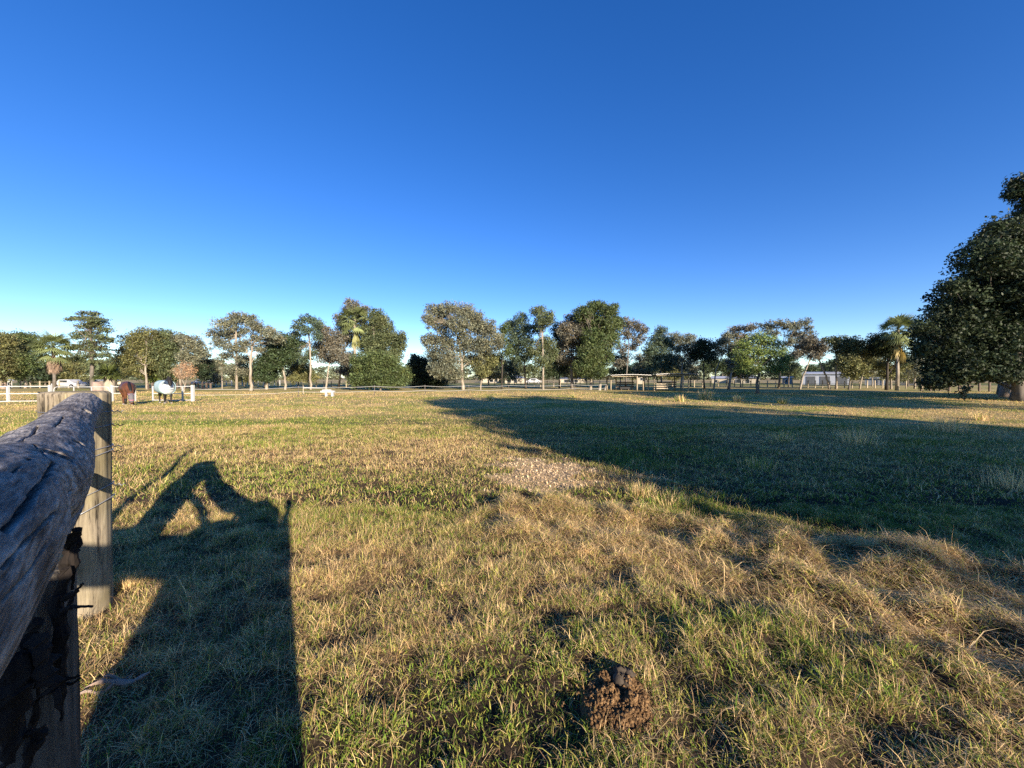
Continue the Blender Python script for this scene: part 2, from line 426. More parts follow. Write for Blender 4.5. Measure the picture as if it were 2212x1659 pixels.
def tree_world(name, label, base, fork, blobs, colr, bark='bark_pale', r=.2, ls=.21, cover=2.0, clump=.58, group=None, cat='tree',
               trunkpts=None, forks=0, nper=26, flat=.8, var=.48, shell=.5, twigs=.5, limb_bark=None, crown='crown', droop=0, base_parts=None):
    base = np.array(base, float); base[2] = float(gh(base[0], base[1]))-.05
    t = empty(name, base, label, cat, group)
    mb = MB(); r = r*.82
    tp = [base]+[np.array(p, float) for p in (trunkpts or [])]+[np.array(fork, float)]
    # smooth the trunk path with extra points
    P = []; m = len(tp)
    for i in range(m-1):
        for k in range(5):
            s = k/5; P.append(tp[i]*(1-s)+tp[i+1]*s+(rng.normal(size=3)*r*.22 if (i or k) else 0))
    P.append(tp[-1]); nP = len(P)
    rad = [r*(1.35 if i == 0 else 1.08 if i == 1 else 1)*(1-.45*i/nP) for i in range(nP)]
    mb.tube(P, rad, 9, jit=.12)
    cents = []; sizes = []; col_ = []
    for bl in blobs:
        c = np.array(bl[:3], float); rx, ry, rz = bl[3:6]
        area = math.pi*rx*rz; nn = cover*KC*area/(ls*ls*.45*.62)
        m_ = max(3, int(nn/nper))
        d = rng.normal(size=(m_, 3)); d /= np.linalg.norm(d, axis=1)[:, None]; d *= rng.random((m_, 1))**shell
        cc = c+d*np.array([rx, ry, rz])*.92
        cents.append(cc); sizes.append(np.full(m_, 1.0)*min(clump, max(rx, rz)*.8)*rng.uniform(.6, 1.25, m_))
        j = P[max(2, int(nP*rng.uniform(.55, 1)))-1] if c[2] < fork[2]+.5 else P[-1]
        L = limb(mb, j, c, r*.34, r*.09, 6)
        for q in cc[:max(1, int(m_*twigs*.5))]:
            s = L[rng.integers(2, len(L))]; limb(mb, s, q, r*.10, r*.035, 4, seg=3)
    mb.build('trunk', MT[bark], t, smooth=True)
    V, C = leaves(np.concatenate(cents), np.concatenate(sizes), nper, ls, colr, flat, var, droop)
    V = V-base; q = np.arange(len(V)//4)[:, None]*4+np.array([[0,1,2,3]])
    link(crown, mesh_np('crown', V, q, None, C), MT['leaf'], t)
    return t
def T(name, label, px, D, blobs, colr='grey', fork=None, trunk=None, bark='bark_pale', r=.2, **k):
    def W(a): return at(a[0], a[1], D+(a[2] if len(a) > 2 else 0))
    wb = []
    for bl in blobs:
        dd = bl[4] if len(bl) > 4 else rng.uniform(-1.4, 1.4)
        c = at(bl[0], bl[1], D+dd); s = (D+dd)/F
        rx, rz = bl[2]*s*1.2, bl[3]*s*1.5
        wb.append((*c, rx, (rx+rz)*.55, rz))
    if fork is None:
        mx = sum(b[0] for b in blobs)/len(blobs); my = max(b[1] for b in blobs)-10; fork = (px*.6+mx*.4, my)
    return tree_world(name, label, at(px, HY+F*CAM_H/D, D), W(fork), wb, PAL[colr], bark=bark, r=r,
                      trunkpts=[W(q) for q in (trunk or [])], **k)
G_ROW = 'trees in the row behind the paddock'
def G(*a, **k):
    k.setdefault('group', G_ROW); return T(*a, **k)
G('gum_tree','olive gum with reddish trunk cut by the left edge of the photo',8,57,[(2,755,26,30),(-5,795,24,24),(14,790,14,20),(20,735,14,12)],'olive',r=.3,bark='bark_pink')
G('gum_tree','bushy green gum with pale trunk just left of the fan palm',55,60,[(48,738,26,18),(66,748,18,22),(34,772,22,18),(62,778,22,16),(45,800,22,14)],'green',r=.22)
G('bottlebrush_tree','tall layered tree with open flat branches, right of the fan palm',200,53,
  [(196,680,20,6),(205,690,24,6),(172,688,20,4),(155,691,11,3),(215,701,22,6),(188,705,20,5),(228,714,16,6),(190,722,28,6),(168,728,16,5),(222,730,22,6),(234,738,11,5),(195,742,22,5),(172,750,24,6),(216,752,22,6),(228,766,12,5),(190,768,26,6),(168,776,15,5),(210,782,18,5)],'mix',
  fork=(198,684),bark='bark_grey',r=.27,cover=1.35,clump=.5,flat=.4,nper=16,ls=.2,twigs=.9)
G('gum_tree','wide dark olive gum with forked white trunk behind the brown horse',318,57,
  [(292,738,24,16),(316,724,20,12),(276,768,18,16),(304,760,26,16),(332,748,22,18),(268,796,16,14),(296,792,20,16),(338,780,18,14)],'olive',fork=(315,790),r=.2)
G('gum_tree','dense dark olive gum behind the rugged horse',352,60,
  [(350,724,20,10),(372,738,24,16),(348,756,26,18),(384,764,22,18),(362,786,26,16),(335,800,18,14),(372,806,22,12)],'mix',bark='bark_grey',r=.24)
G('gum_tree','spreading gum with curved pale limbs above the leafless orange shrub',392,57,
  [(398,732,16,9),(418,744,20,14),(436,760,16,12),(410,772,22,14),(432,786,14,12),(398,800,14,12)],'grey',fork=(392,770),trunk=[(388,815),(396,790)],r=.17)
G('gum_tree','thin grey trunked gum at the right end of the gum cluster behind the horses',438,58,[(428,800,16,12),(446,790,14,12),(440,812,12,8)],'dark',r=.12,bark='bark_grey')
G('leafy_shrub','light green shrub under the gums between the two horses',345,62,[(350,806,26,12),(330,815,20,10),(368,818,16,10)],'bright',r=.08,cat='shrub',cover=2)
G('gum_tree','tall umbrella crowned gum left of the bare white trunk',511,55,
  [(488,702,24,12),(516,688,22,10),(540,692,16,9),(466,722,16,8),(500,724,24,9),(478,742,18,8),(522,716,16,7),(505,752,22,8),(490,768,16,7),(524,775,14,7),(508,800,24,10)],'grey',fork=(512,700),r=.19,cover=1.7,clump=.6,twigs=.7)
G('gum_tree','gum with a straight bare white trunk and high fork',542,51,
  [(552,706,18,9),(572,712,16,9),(556,730,16,8),(585,722,13,8),(600,733,14,7),(528,745,14,10),(560,752,14,8)],'grey',fork=(545,748),trunk=[(541,790)],r=.23,cover=1.7,clump=.55,twigs=.8)
G('dark_leaved_tree','rounded dark green tree with white leaning trunk left of the tall bare-topped tree',616,55,
  [(588,744,20,13),(608,734,18,12),(632,746,18,13),(598,762,24,14),(624,766,20,12),(578,772,14,11),(606,784,22,10)],'deep',fork=(610,785),trunk=[(615,815)],r=.2,cover=2.4)
G('gum_tree','small thick-based gum under the rounded dark green tree',576,55,[(572,790,20,12),(590,800,16,11),(562,806,14,9),(578,818,16,7)],'deep',r=.22,fork=(578,800))
G('feathery_tree','feathery tree with a bare white top trunk rising through it',671,54,
  [(664,690,17,8),(684,700,14,9),(648,705,16,9),(668,716,14,8),(640,726,16,8),(688,728,12,8),(655,744,14,8),(642,762,12,8),(672,762,12,8),(660,778,13,7)],'blue',fork=(667,705),trunk=[(671,780)],r=.17,cover=1.6,clump=.5,twigs=.6)
G('leafy_shrub','olive shrub at the foot of the bare-topped feathery tree',655,60,[(652,800,22,15),(672,812,18,11),(638,816,14,9)],'olive',r=.08,cat='shrub')
G('paperbark_tree','brown grey tree with pale forked trunk beside the feathery tree',703,56,
  [(700,714,16,12),(718,736,22,16),(694,748,18,16),(728,756,18,16),(706,772,22,12),(744,776,14,12),(735,730,12,10)],'brown',fork=(712,786),bark='bark_pale',r=.16,cover=1.9,clump=.6)
G('paperbark_tree','tallest grey tree with thin dark trunk behind the palm with yellow fronds',731,59,
  [(745,702,18,13),(764,666,18,12),(738,686,14,8),(772,690,18,14),(790,672,10,9),(756,730,18,14),(776,716,14,12),(758,655,10,6)],'brown',fork=(745,730),bark='bark_dark',r=.16,cover=1.9)
G('gum_tree','tall dense grey green gum standing above the big round bush',800,57,
  [(812,686,18,14),(826,700,20,16),(800,716,22,18),(838,728,22,18),(862,742,14,16),(816,742,26,18),(790,742,16,16),(856,762,16,12),(808,765,24,14),(842,772,22,12),(868,728,8,8)],'mix',fork=(812,760),r=.22,cover=2.5)
G('round_bush','big round bright leafed bush at the base of the tall grey green gum',822,51,
  [(780,786,22,16),(814,778,26,16),(842,792,24,18),(868,812,18,16),(792,812,28,18),(826,812,30,18),(850,826,26,10),(770,822,16,12)],'green',r=.14,cat='bush',cover=3,bark='bark_grey')
G('dark_shrub','very dark bushy shrub left of the large grey gum',912,64,
  [(906,788,22,14),(890,806,20,16),(930,810,22,16),(912,822,30,12),(948,826,16,9),(895,776,10,8)],'dark',r=.1,cat='shrub',cover=3,bark='bark_dark')
G('gum_tree','largest grey gum with white leaning trunk and drooping foliage',1000,54,
  [(940,672,22,10),(968,668,22,10),(1000,672,24,11),(1024,686,20,12),(928,694,16,12),(958,698,26,16),(996,704,28,18),(1034,706,22,16),(1058,712,18,14),(1074,740,14,16),(930,736,18,14),(960,740,24,18),(1008,744,28,18),(1046,744,22,18),(938,768,18,14),(972,776,24,14),(1010,780,20,12),(948,800,18,12),(978,806,20,12),(1040,778,14,12)],'grey',
  fork=(990,730),trunk=[(998,795)],r=.26,cover=2.0,clump=.65,twigs=.6,droop=.8)
G('small_gum','slim white trunked gum right under the edge of the largest grey gum',1038,54,[(1050,768,18,13),(1034,784,16,11),(1062,780,14,11),(1044,804,16,10)],'olive',r=.12)
G('slender_tree','slender dark trunk tree with small crown right of the largest grey gum',1084,55,[(1088,712,12,12),(1084,738,14,13),(1096,760,12,10),(1078,776,14,9)],'green',bark='bark_dark',r=.13,cover=1.7)
G('slender_tree','two-humped blue green tree with dark trunk left of the tall narrow tree',1136,56,
  [(1126,690,14,10),(1106,706,15,12),(1132,712,16,12),(1110,732,16,12),(1136,738,18,12),(1112,756,18,11),(1142,764,14,10),(1124,776,18,9)],'blue',bark='bark_dark',r=.17,cover=2.1,clump=.6)
G('slender_tree','tall narrow green tree with clean white lower trunk',1173,53,
  [(1164,674,17,9),(1184,684,12,9),(1172,696,20,10),(1160,712,14,9),(1176,744,22,13),(1156,760,18,11),(1190,762,16,12),(1172,780,20,9)],'mix',fork=(1172,700),r=.17,cover=2.2,clump=.6)
G('dense_tree','dark tree in the gap left of the brown trunk tree',1208,60,[(1204,716,14,16),(1214,742,14,16),(1202,768,16,16),(1216,790,16,14)],'dark',bark='bark_dark',r=.13)
G('dense_tree','brown leaved tree with thick brown trunk left of the tallest round crown',1235,55,
  [(1238,692,18,12),(1222,716,16,16),(1248,716,18,16),(1230,744,20,16),(1254,748,14,14),(1222,772,18,10),(1246,782,14,9)],'brown',bark='bark_grey',fork=(1235,770),r=.24,cover=2.2)
G('dense_tree','tallest round crowned dense green tree in the middle of the row',1275,53,
  [(1262,676,22,11),(1290,664,24,10),(1318,672,18,11),(1272,700,26,18),(1306,698,28,18),(1334,700,10,14),(1284,732,28,20),(1318,732,18,18),(1272,766,26,20),(1302,770,22,18),(1258,794,20,13),(1288,800,24,12)],'green',
  fork=(1280,770),r=.22,cover=3.0)
G('sparse_tree','sparse rusty brown crowned tree leaning over the left horse shelter',1351,57,
  [(1346,698,18,9),(1368,704,20,9),(1388,716,12,10),(1354,722,18,9),(1380,734,14,8),(1344,754,12,8),(1368,750,12,7),(1340,784,16,8)],'brown',bark='bark_grey',fork=(1358,745),r=.14,cover=1.5,clump=.5,twigs=.8)
G('leafy_tree','pointed blue green tree behind the right horse shelter',1430,58,
  [(1428,716,12,9),(1418,738,20,12),(1440,744,16,12),(1404,760,16,12),(1430,768,22,13),(1408,788,18,11),(1440,792,18,10)],'blue',r=.15,cover=2.0,bark='bark_grey')
G('sparse_tree','broad grey crowned tree with pale leaning trunk behind the right horse shelter',1471,58,
  [(1456,730,20,9),(1484,734,20,10),(1506,746,13,9),(1466,750,18,10),(1490,760,14,9),(1458,778,18,11),(1478,794,14,8)],'grey',r=.16,cover=1.7,clump=.55,twigs=.6)
G('dense_tree','small very dark clumpy tree right of the horse shelters',1522,56,[(1520,756,17,13),(1502,768,14,9),(1534,772,13,9),(1518,740,13,7)],'dark',bark='bark_dark',fork=(1520,785),r=.14,cover=2.4)
G('sparse_tree','grey tree with white trunk leaning right, beside the small dark tree',1542,56,[(1560,738,18,9),(1574,724,16,7),(1552,760,14,9),(1540,746,12,8),(1580,746,12,9)],'grey',fork=(1562,765),trunk=[(1546,800)],r=.13,cover=1.7,clump=.5,twigs=.7)
G('sparse_tree','brownish tree with pink trunk left of the bright green tree',1574,55,[(1592,712,16,6),(1618,708,16,7),(1602,728,18,9),(1582,762,14,11),(1600,750,14,10),(1580,785,14,9)],'brown',bark='bark_pink',fork=(1586,760),r=.2,cover=1.7,clump=.55)
T('bright_green_tree','bright green spreading tree with dark trunk standing alone in the paddock',1636,dep(850),
  [(1640,732,28,8),(1612,744,24,9),(1662,744,26,9),(1600,762,20,9),(1640,762,30,10),(1684,762,20,9),(1614,780,26,9),(1656,780,28,9),(1696,778,14,8),(1604,796,16,7),(1636,798,20,7),(1680,796,18,8)],'bright',
  bark='bark_grey',fork=(1638,800),r=.2,ls=.17,cover=1.35,clump=.55,twigs=.8,nper=22)
G('sparse_tree','tall airy grey tree showing above the bright green tree',1682,60,
  [(1656,706,18,8),(1684,700,20,7),(1710,706,20,8),(1736,700,14,8),(1748,712,9,7),(1720,722,20,9),(1734,738,14,8),(1706,740,14,8),(1668,722,14,7)],'grey',fork=(1690,750),bark='bark_grey',r=.18,cover=1.35,clump=.5,twigs=1)
G('leaning_tree','tree with pale trunk leaning right in front of the white shed',1728,56,
  [(1748,734,16,9),(1738,752,17,11),(1760,748,14,10),(1722,766,12,8),(1770,764,10,8)],'brown',fork=(1750,775),trunk=[(1736,810)],r=.15,cover=2)
G('leaning_tree','tree with pale trunk leaning left in front of the white shed',1792,56,[(1762,758,12,8),(1776,750,10,8),(1756,768,12,7)],'brown',fork=(1766,772),trunk=[(1784,812),(1774,790)],r=.17,cover=2)
G('gum_tree','dark crowned gum with straight pale trunk at the right end of the white shed',1806,56,
  [(1796,734,17,8),(1816,738,17,9),(1832,746,12,9),(1806,752,14,8),(1826,762,12,8)],'mix',fork=(1806,765),r=.15,cover=2,clump=.5)
G('leafy_tree','dense olive brown tree with crown reaching near the ground, right of the white shed',1834,54,
  [(1846,742,18,11),(1838,762,20,14),(1860,764,16,14),(1832,784,20,14),(1856,790,18,13),(1838,806,18,10)],'olive',bark='bark_grey',r=.14,cover=2.4)
G('small_gum','small olive gum with pale trunk, just right of the dense olive brown tree',1857,57,[(1878,760,15,13),(1884,782,16,13),(1864,806,14,9),(1892,740,12,8)],'olive',r=.12,cover=1.8)
G('dark_leaved_tree','dark topped tree with two trunks below the right-hand palm',1916,53,
  [(1896,736,18,11),(1918,744,18,13),(1904,758,18,11),(1928,764,16,12),(1946,776,16,11),(1884,750,12,8)],'dark',bark='bark_dark',r=.22,cover=2.5,fork=(1918,770))
G('small_gum','open olive gum with white leaning trunk beside the dark topped tree',1925,56,[(1904,790,18,10),(1930,796,18,11),(1950,790,14,10),(1912,810,16,7)],'olive',r=.14,cover=1.6,clump=.5)
G('small_gum','thin gum with white trunk close to the left side of the big shaded tree',1976,58,[(1970,786,14,11),(1986,776,12,11),(1978,804,13,9)],'grey',r=.13,cover=1.6)
G('bare_trunk_tree','short cut-off pale trunk with a few twigs left of the umbrella crowned gum',480,57,[(479,782,5,3),(482,790,4,3)],'grey',fork=(480,778),r=.1,cover=.7,clump=.3)
T('leafless_shrub','spindly shrub of pale bare branches tipped with orange dead leaves, behind the rugged horse',397,48,
  [(384,802,12,7),(398,790,14,7),(412,800,12,7),(392,812,10,6),(408,812,10,5)],'orange',fork=(399,832),bark='bark_pale',r=.09,ls=.12,cover=.55,clump=.4,twigs=1.8,cat='shrub',nper=10)

G_S = 'shorter trees of the second row seen between the trunks'
for i_, (lab, px, top, wd_, colr_) in enumerate([('low olive tree filling the gap right of the fan palm',150,772,26,'olive'),('low green tree behind the stumps by the strainer post',252,768,20,'mix'),
   ('shorter grey tree behind the leafless orange shrub',462,776,20,'grey'),('shorter olive tree between the umbrella crowned gum and the bare white trunk',528,772,18,'olive'),
   ('shorter green tree between the bare white trunk and the rounded dark green tree',572,766,18,'mix'),('shorter grey tree left of the feathery tree',644,766,20,'grey'),
   ('shorter brown tree behind the palm with yellow fronds',752,762,20,'brown'),('shorter olive tree filling under the left side of the largest grey gum',955,775,26,'olive'),
   ('shorter grey tree filling under the right side of the largest grey gum',1056,770,26,'grey'),('shorter blue green tree between the largest grey gum and the two-humped tree',1100,772,20,'blue'),
   ('shorter dark tree right of the tall narrow green tree',1196,766,18,'deep'),('shorter olive tree left of the tallest round crown',1244,770,20,'olive'),
   ('shorter green tree under the sparse rusty brown crown',1340,764,20,'mix'),('shorter grey tree between the two horse shelters',1392,762,22,'grey'),
   ('shorter olive tree behind the right horse shelter roof',1452,768,24,'olive'),('shorter grey tree left of the small very dark tree',1492,768,16,'grey'),
   ('shorter olive tree left of the bright green tree',1600,768,22,'olive'),('shorter mixed green tree right of the bright green tree',1704,762,20,'mix'),
   ('shorter grey tree right of the dense olive brown tree',1884,764,20,'grey'),('shorter olive tree between the right-hand palm and the huge dark tree',1962,772,22,'olive')]):
    G('second_row_tree', lab, px, 66+(i_ % 4)*2.5, [(px-wd_*.5, top+10, wd_*.6, 8), (px+wd_*.5, top+7, wd_*.65, 8), (px, top+24, wd_*1.05, 10), (px+wd_*.5, top+42, wd_*.9, 9), (px-wd_*.65, top+40, wd_*.8, 9)], colr_, r=.13, cover=1.3, group=G_S, bark='bark_grey' if i_ % 2 else 'bark_pale', fork=(px, top+34))

# far clumps beyond the row, each on its own
G_B = 'bushes and trees in the far paddocks'
for a in [('dark hedge-like bush cluster behind the fan palm',98,80,[(70,806,20,14),(98,798,24,16),(122,804,18,14),(90,820,34,8)],'dark'),
          ('olive bush far behind the tall layered tree',170,110,[(160,795,22,9),(185,790,20,11),(140,800,18,8)],'olive'),
          ('green bush far behind the stout pale palm trunk',225,100,[(215,795,20,12),(240,792,16,12)],'mix'),
          ('hazy olive tree clump seen between the gum cluster and the umbrella crowned gum',462,150,[(450,795,18,10),(472,792,16,11),(492,798,14,9)],'mix'),
          ('low olive scrub under the umbrella crowned gum in the far paddock',520,95,[(515,818,22,5),(550,818,20,5)],'olive'),
          ('far trees behind the cream house with the solar roof',1105,150,[(1080,798,18,8),(1110,794,20,10),(1145,798,20,9)],'mix'),
          ('far tree clump behind the middle horse paddock',1215,150,[(1190,800,18,8),(1225,798,20,9)],'olive'),
          ('far dark trees between the two horse shelters',1400,140,[(1380,796,20,10),(1410,792,20,11),(1350,800,16,8)],'deep'),
          ('far dark trees behind the low cream houses',1560,140,[(1530,790,22,12),(1565,788,22,12),(1600,792,20,12)],'deep'),
          ('far dark trees behind the left end of the white shed',1700,140,[(1680,796,20,12),(1712,800,16,10)],'deep'),
          ('far rounded trees showing above the roof of the white shed',1770,190,[(1752,797,12,7),(1776,795,14,8),(1800,800,12,7)],'deep'),
          ('dark bush at the right end of the white shed',1815,100,[(1800,788,15,9),(1816,776,10,8)],'dark'),
          ('far scrub right of the dense olive brown tree',1900,130,[(1885,808,20,10),(1945,806,26,10)],'mix'),
          ('far trees behind the trunks of the big shaded tree',2110,120,[(2010,806,30,12),(2060,804,34,14),(2110,806,30,12),(2160,806,34,14),(2210,804,30,14)],'mix')]:
    T('distant_tree', a[0], a[1], a[2], a[3], a[4], r=.2, ls=.55, cover=2.6, clump=1.3, group=G_B, bark='bark_grey', nper=20, twigs=.1)

def far_line():
    cs = []; sz = []
    for px in np.arange(-300, 2520, 7.0):
        D = 230+60*float(vn(px/90, 3.3, 5)); top = 789+14*float(fbm(np.array(px/60), np.array(1.7), 8))
        if 1150 < 0: continue
        base = at(px, top, D)
        for k in range(4):
            z = base[2]*(k+.5)/4; cs.append((base[0]+rng.normal()*2, D+rng.normal()*4, z)); sz.append(max(1.6, base[2]*.3))
    V, C = leaves(np.array(cs), np.array(sz), 80, 1.1, (.19,.21,.115), .8, .3)
    q = np.arange(len(V)//4)[:, None]*4+np.array([[0,1,2,3]])
    o = link('distant_wood', mesh_np('wood', V, q, None, C), MT['leaf'])
    tag(o, 'low hazy line of far woodland along the whole horizon', 'woodland', kind='stuff')
far_line()

# the big tree on the right
DB = dep(862)
T('big_tree','huge dark leafy tree filling the right edge of the photo',2196,DB,
  [(2205,402,28,16),(2190,415,16,14),(2225,440,20,18),(2170,520,48,30),(2245,490,60,40),(2120,555,44,32),(2185,590,60,42),(2260,590,70,60),(2110,612,36,22),
   (2068,650,44,32),(2130,668,60,40),(2200,690,60,44),(2046,705,46,34),(2105,735,60,38),(2175,750,60,40),(2250,700,70,60),(2036,762,44,34),(2095,785,54,28),(2160,790,54,24),(2035,806,36,20),(2240,780,60,34),
   (1985,716,20,12),(1992,752,16,14),(2010,828,18,9),(2150,492,20,14),(2205,788,40,14,-2),(2110,808,36,8,-2),(2180,745,44,26,-2),(2050,818,36,8,-1),(2190,812,30,7,-3),(2150,650,50,36,2),(2090,690,46,36,1),(2150,730,50,36,0),(2222,640,50,40,-2),(2080,770,50,30,0),(2170,600,40,30,-1),(2052,618,18,10)],'big',
  fork=(2196,815),bark='bark_grey',r=.36,ls=.22,cover=2.9,clump=.62,nper=34,twigs=.12,var=.55,shell=.42)
tw = MB()
for px, py, r_, tx in ((2170,858,.28,2176),(2204,866,.34,2198),(2160,852,.18,2164)):
    D = dep(py); a = at(px, py, D); b = at(tx, 800, D)
    t = empty('paperbark_tree', (a[0], a[1], 0), {2170:'reddish sunlit trunk left of the main trunk under the huge dark tree',2204:'thick grey trunk at the right photo edge under the huge dark tree',2160:'thinnest and leftmost trunk under the huge dark tree'}[px], 'tree', 'trunks under the huge dark tree')
    m = MB(); m.tube([a-np.array([0,0,.1]), a+np.array([0,0,.5]), (a+b)/2, b, b+np.array([.3,.2,2.5])], [r_*1.5, r_*1.1, r_, r_*.9, r_*.5], 10, jit=.1)
    m.build('trunk', MT['bark_pink' if px == 2170 else 'bark_grey'], t, smooth=True)
    V, C = leaves(np.array([b+np.array([.3,.2,2.5])+rng.normal(size=3)*.6 for _ in range(10)]), np.full(10, .7), 30, .22, PAL['deep'])
    V = V-np.array(t.location); link('crown', mesh_np('crown', V, np.arange(len(V)//4)[:, None]*4+np.array([[0,1,2,3]]), None, C), MT['leaf'], t)
T('sapling','small dark sapling in front of the big tree',2084,dep(868),[(2084,838,9,4),(2078,848,6,3),(2090,843,6,3),(2082,856,6,3)],'dark',fork=(2083,848),bark='bark_dark',r=.03,ls=.16,cover=1.5,clump=.2,nper=8)
T('fallen_branch','low leafy branch drooping to the grass under the left side of the big tree',2052,dep(856),[(2040,832,14,4),(2028,836,10,3)],'dark',fork=(2046,838),bark='bark_dark',r=.04,ls=.16,cover=1.6,clump=.3,nper=8,cat='branch')

# trees behind the photographer, to the right: only their shade reaches the picture
def shade_tree(al, lat, top, bot, rad, label, name='shade_tree', ls=.5, cover=1.45, lop=None):
    x, y = AL(al, lat); zc = (top+bot)/2; hz = (top-bot)/2
    bl = [(x, y, zc, rad*.62, rad*.62, hz*.8)]
    for i in range(10):
        a = i*.628+.2; k = .62
        bl.append((x+math.cos(a)*rad*k, y+math.sin(a)*rad*k, zc+hz*(.15*math.sin(i*2.1)-.12), rad*.36, rad*.36, hz*.62))
    for i in range(5):
        a = i*1.256; bl.append((x+math.cos(a)*rad*.32, y+math.sin(a)*rad*.32, zc+hz*.45, rad*.36, rad*.36, hz*.5))
    if lop: bl += [(*AL(al+a_, lat+l_), z_, r_, r_, rz_) for a_, l_, z_, r_, rz_ in lop]
    tree_world(name, label, (x, y, 0), (x, y, zc-hz*.4), bl, PAL['green'], bark='bark_grey', r=.45, ls=ls, cover=cover, clump=1.0, nper=40, twigs=.1,
               group='shade trees standing behind the photographer')
shade_tree(-24, 14.2, 15.4, 1.2, 9.2, 'wide low-crowned shade tree behind the photographer whose shadow crosses the paddock', lop=[(0,-7.3,6.6,2.5,1.7),(0,-6.6,7.0,2.5,1.9),(1.5,-6.9,8.2,2.4,1.8),(0,-6.8,9.2,2.4,2.0),(0,-6.7,11,2.2,1.7),(0,-4.8,13,2.5,1.6),(0,-7.5,5,2.4,3),(0,-2,14.2,3.2,1.4),(0,4,14,3.2,1.6)])
shade_tree(-24, 35.5, 16.2, 8.0, 9.5, 'high-crowned shade tree farther right, behind the photographer')
shade_tree(-15, 56, 15.5, 3.0, 10, 'shade tree standing outside the photo to the right of the big dark tree')
# ---------------- the log rail, strainer post and near post ----------------
def wood_mat():
    m, nt, b, out = newmat('silver_weathered_wood'); N = nt.nodes.new; L = nt.links.new
    tc = N('ShaderNodeTexCoord'); mp = N('ShaderNodeMapping'); mp.inputs['Scale'].default_value = (70, 16, 70)
    mp.inputs['Rotation'].default_value = (0, 0, 0)
    at_ = N('ShaderNodeAttribute'); at_.attribute_name = 'col'      # r: dark hollow / crack, g: along, b: around
    at2 = N('ShaderNodeAttribute'); at2.attribute_name = 'grain'
    L(at2.outputs['Vector'], mp.inputs[0])
    n1 = N('ShaderNodeTexNoise'); n1.inputs['Scale'].default_value = 1; n1.inputs['Detail'].default_value = 8; n1.inputs['Roughness'].default_value = .7
    L(mp.outputs[0], n1.inputs['Vector'])
    n2 = N('ShaderNodeTexNoise'); n2.inputs['Scale'].default_value = 9; n2.inputs['Detail'].default_value = 8; L(tc.outputs['Object'], n2.inputs['Vector'])
    cr = N('ShaderNodeValToRGB'); e = cr.color_ramp.elements
    e[0].position = .33; e[0].color = (.035, .031, .027, 1); e[1].position = .68; e[1].color = (.64, .59, .52, 1); x = e.new(.48); x.color = (.25, .23, .205, 1)
    L(n1.outputs[0], cr.inputs[0])
    c2 = N('ShaderNodeValToRGB'); e = c2.color_ramp.elements; e[0].position = .35; e[0].color = (.42, .40, .40, 1); e[1].position = .68; e[1].color = (1.15, 1.12, 1.08, 1)
    L(n2.outputs[0], c2.inputs[0])
    mx = N('ShaderNodeMix'); mx.data_type = 'RGBA'; mx.blend_type = 'MULTIPLY'; mx.inputs[0].default_value = 1
    L(cr.outputs[0], mx.inputs[6]); L(c2.outputs[0], mx.inputs[7])
    sp = N('ShaderNodeSeparateColor'); L(at_.outputs['Color'], sp.inputs[0])
    m2 = N('ShaderNodeMix'); m2.data_type = 'RGBA'; L(sp.outputs[0], m2.inputs[0]); L(mx.outputs[2], m2.inputs[6]); m2.inputs[7].default_value = (.012, .010, .009, 1)
    L(m2.outputs[2], b.inputs['Base Color']); b.inputs['Roughness'].default_value = .75
    bp = N('ShaderNodeBump'); bp.inputs['Strength'].default_value = .7; bp.inputs['Distance'].default_value = .006
    L(n1.outputs[0], bp.inputs['Height']); L(bp.outputs[0], b.inputs['Normal'])
    return m
MT['log'] = wood_mat()
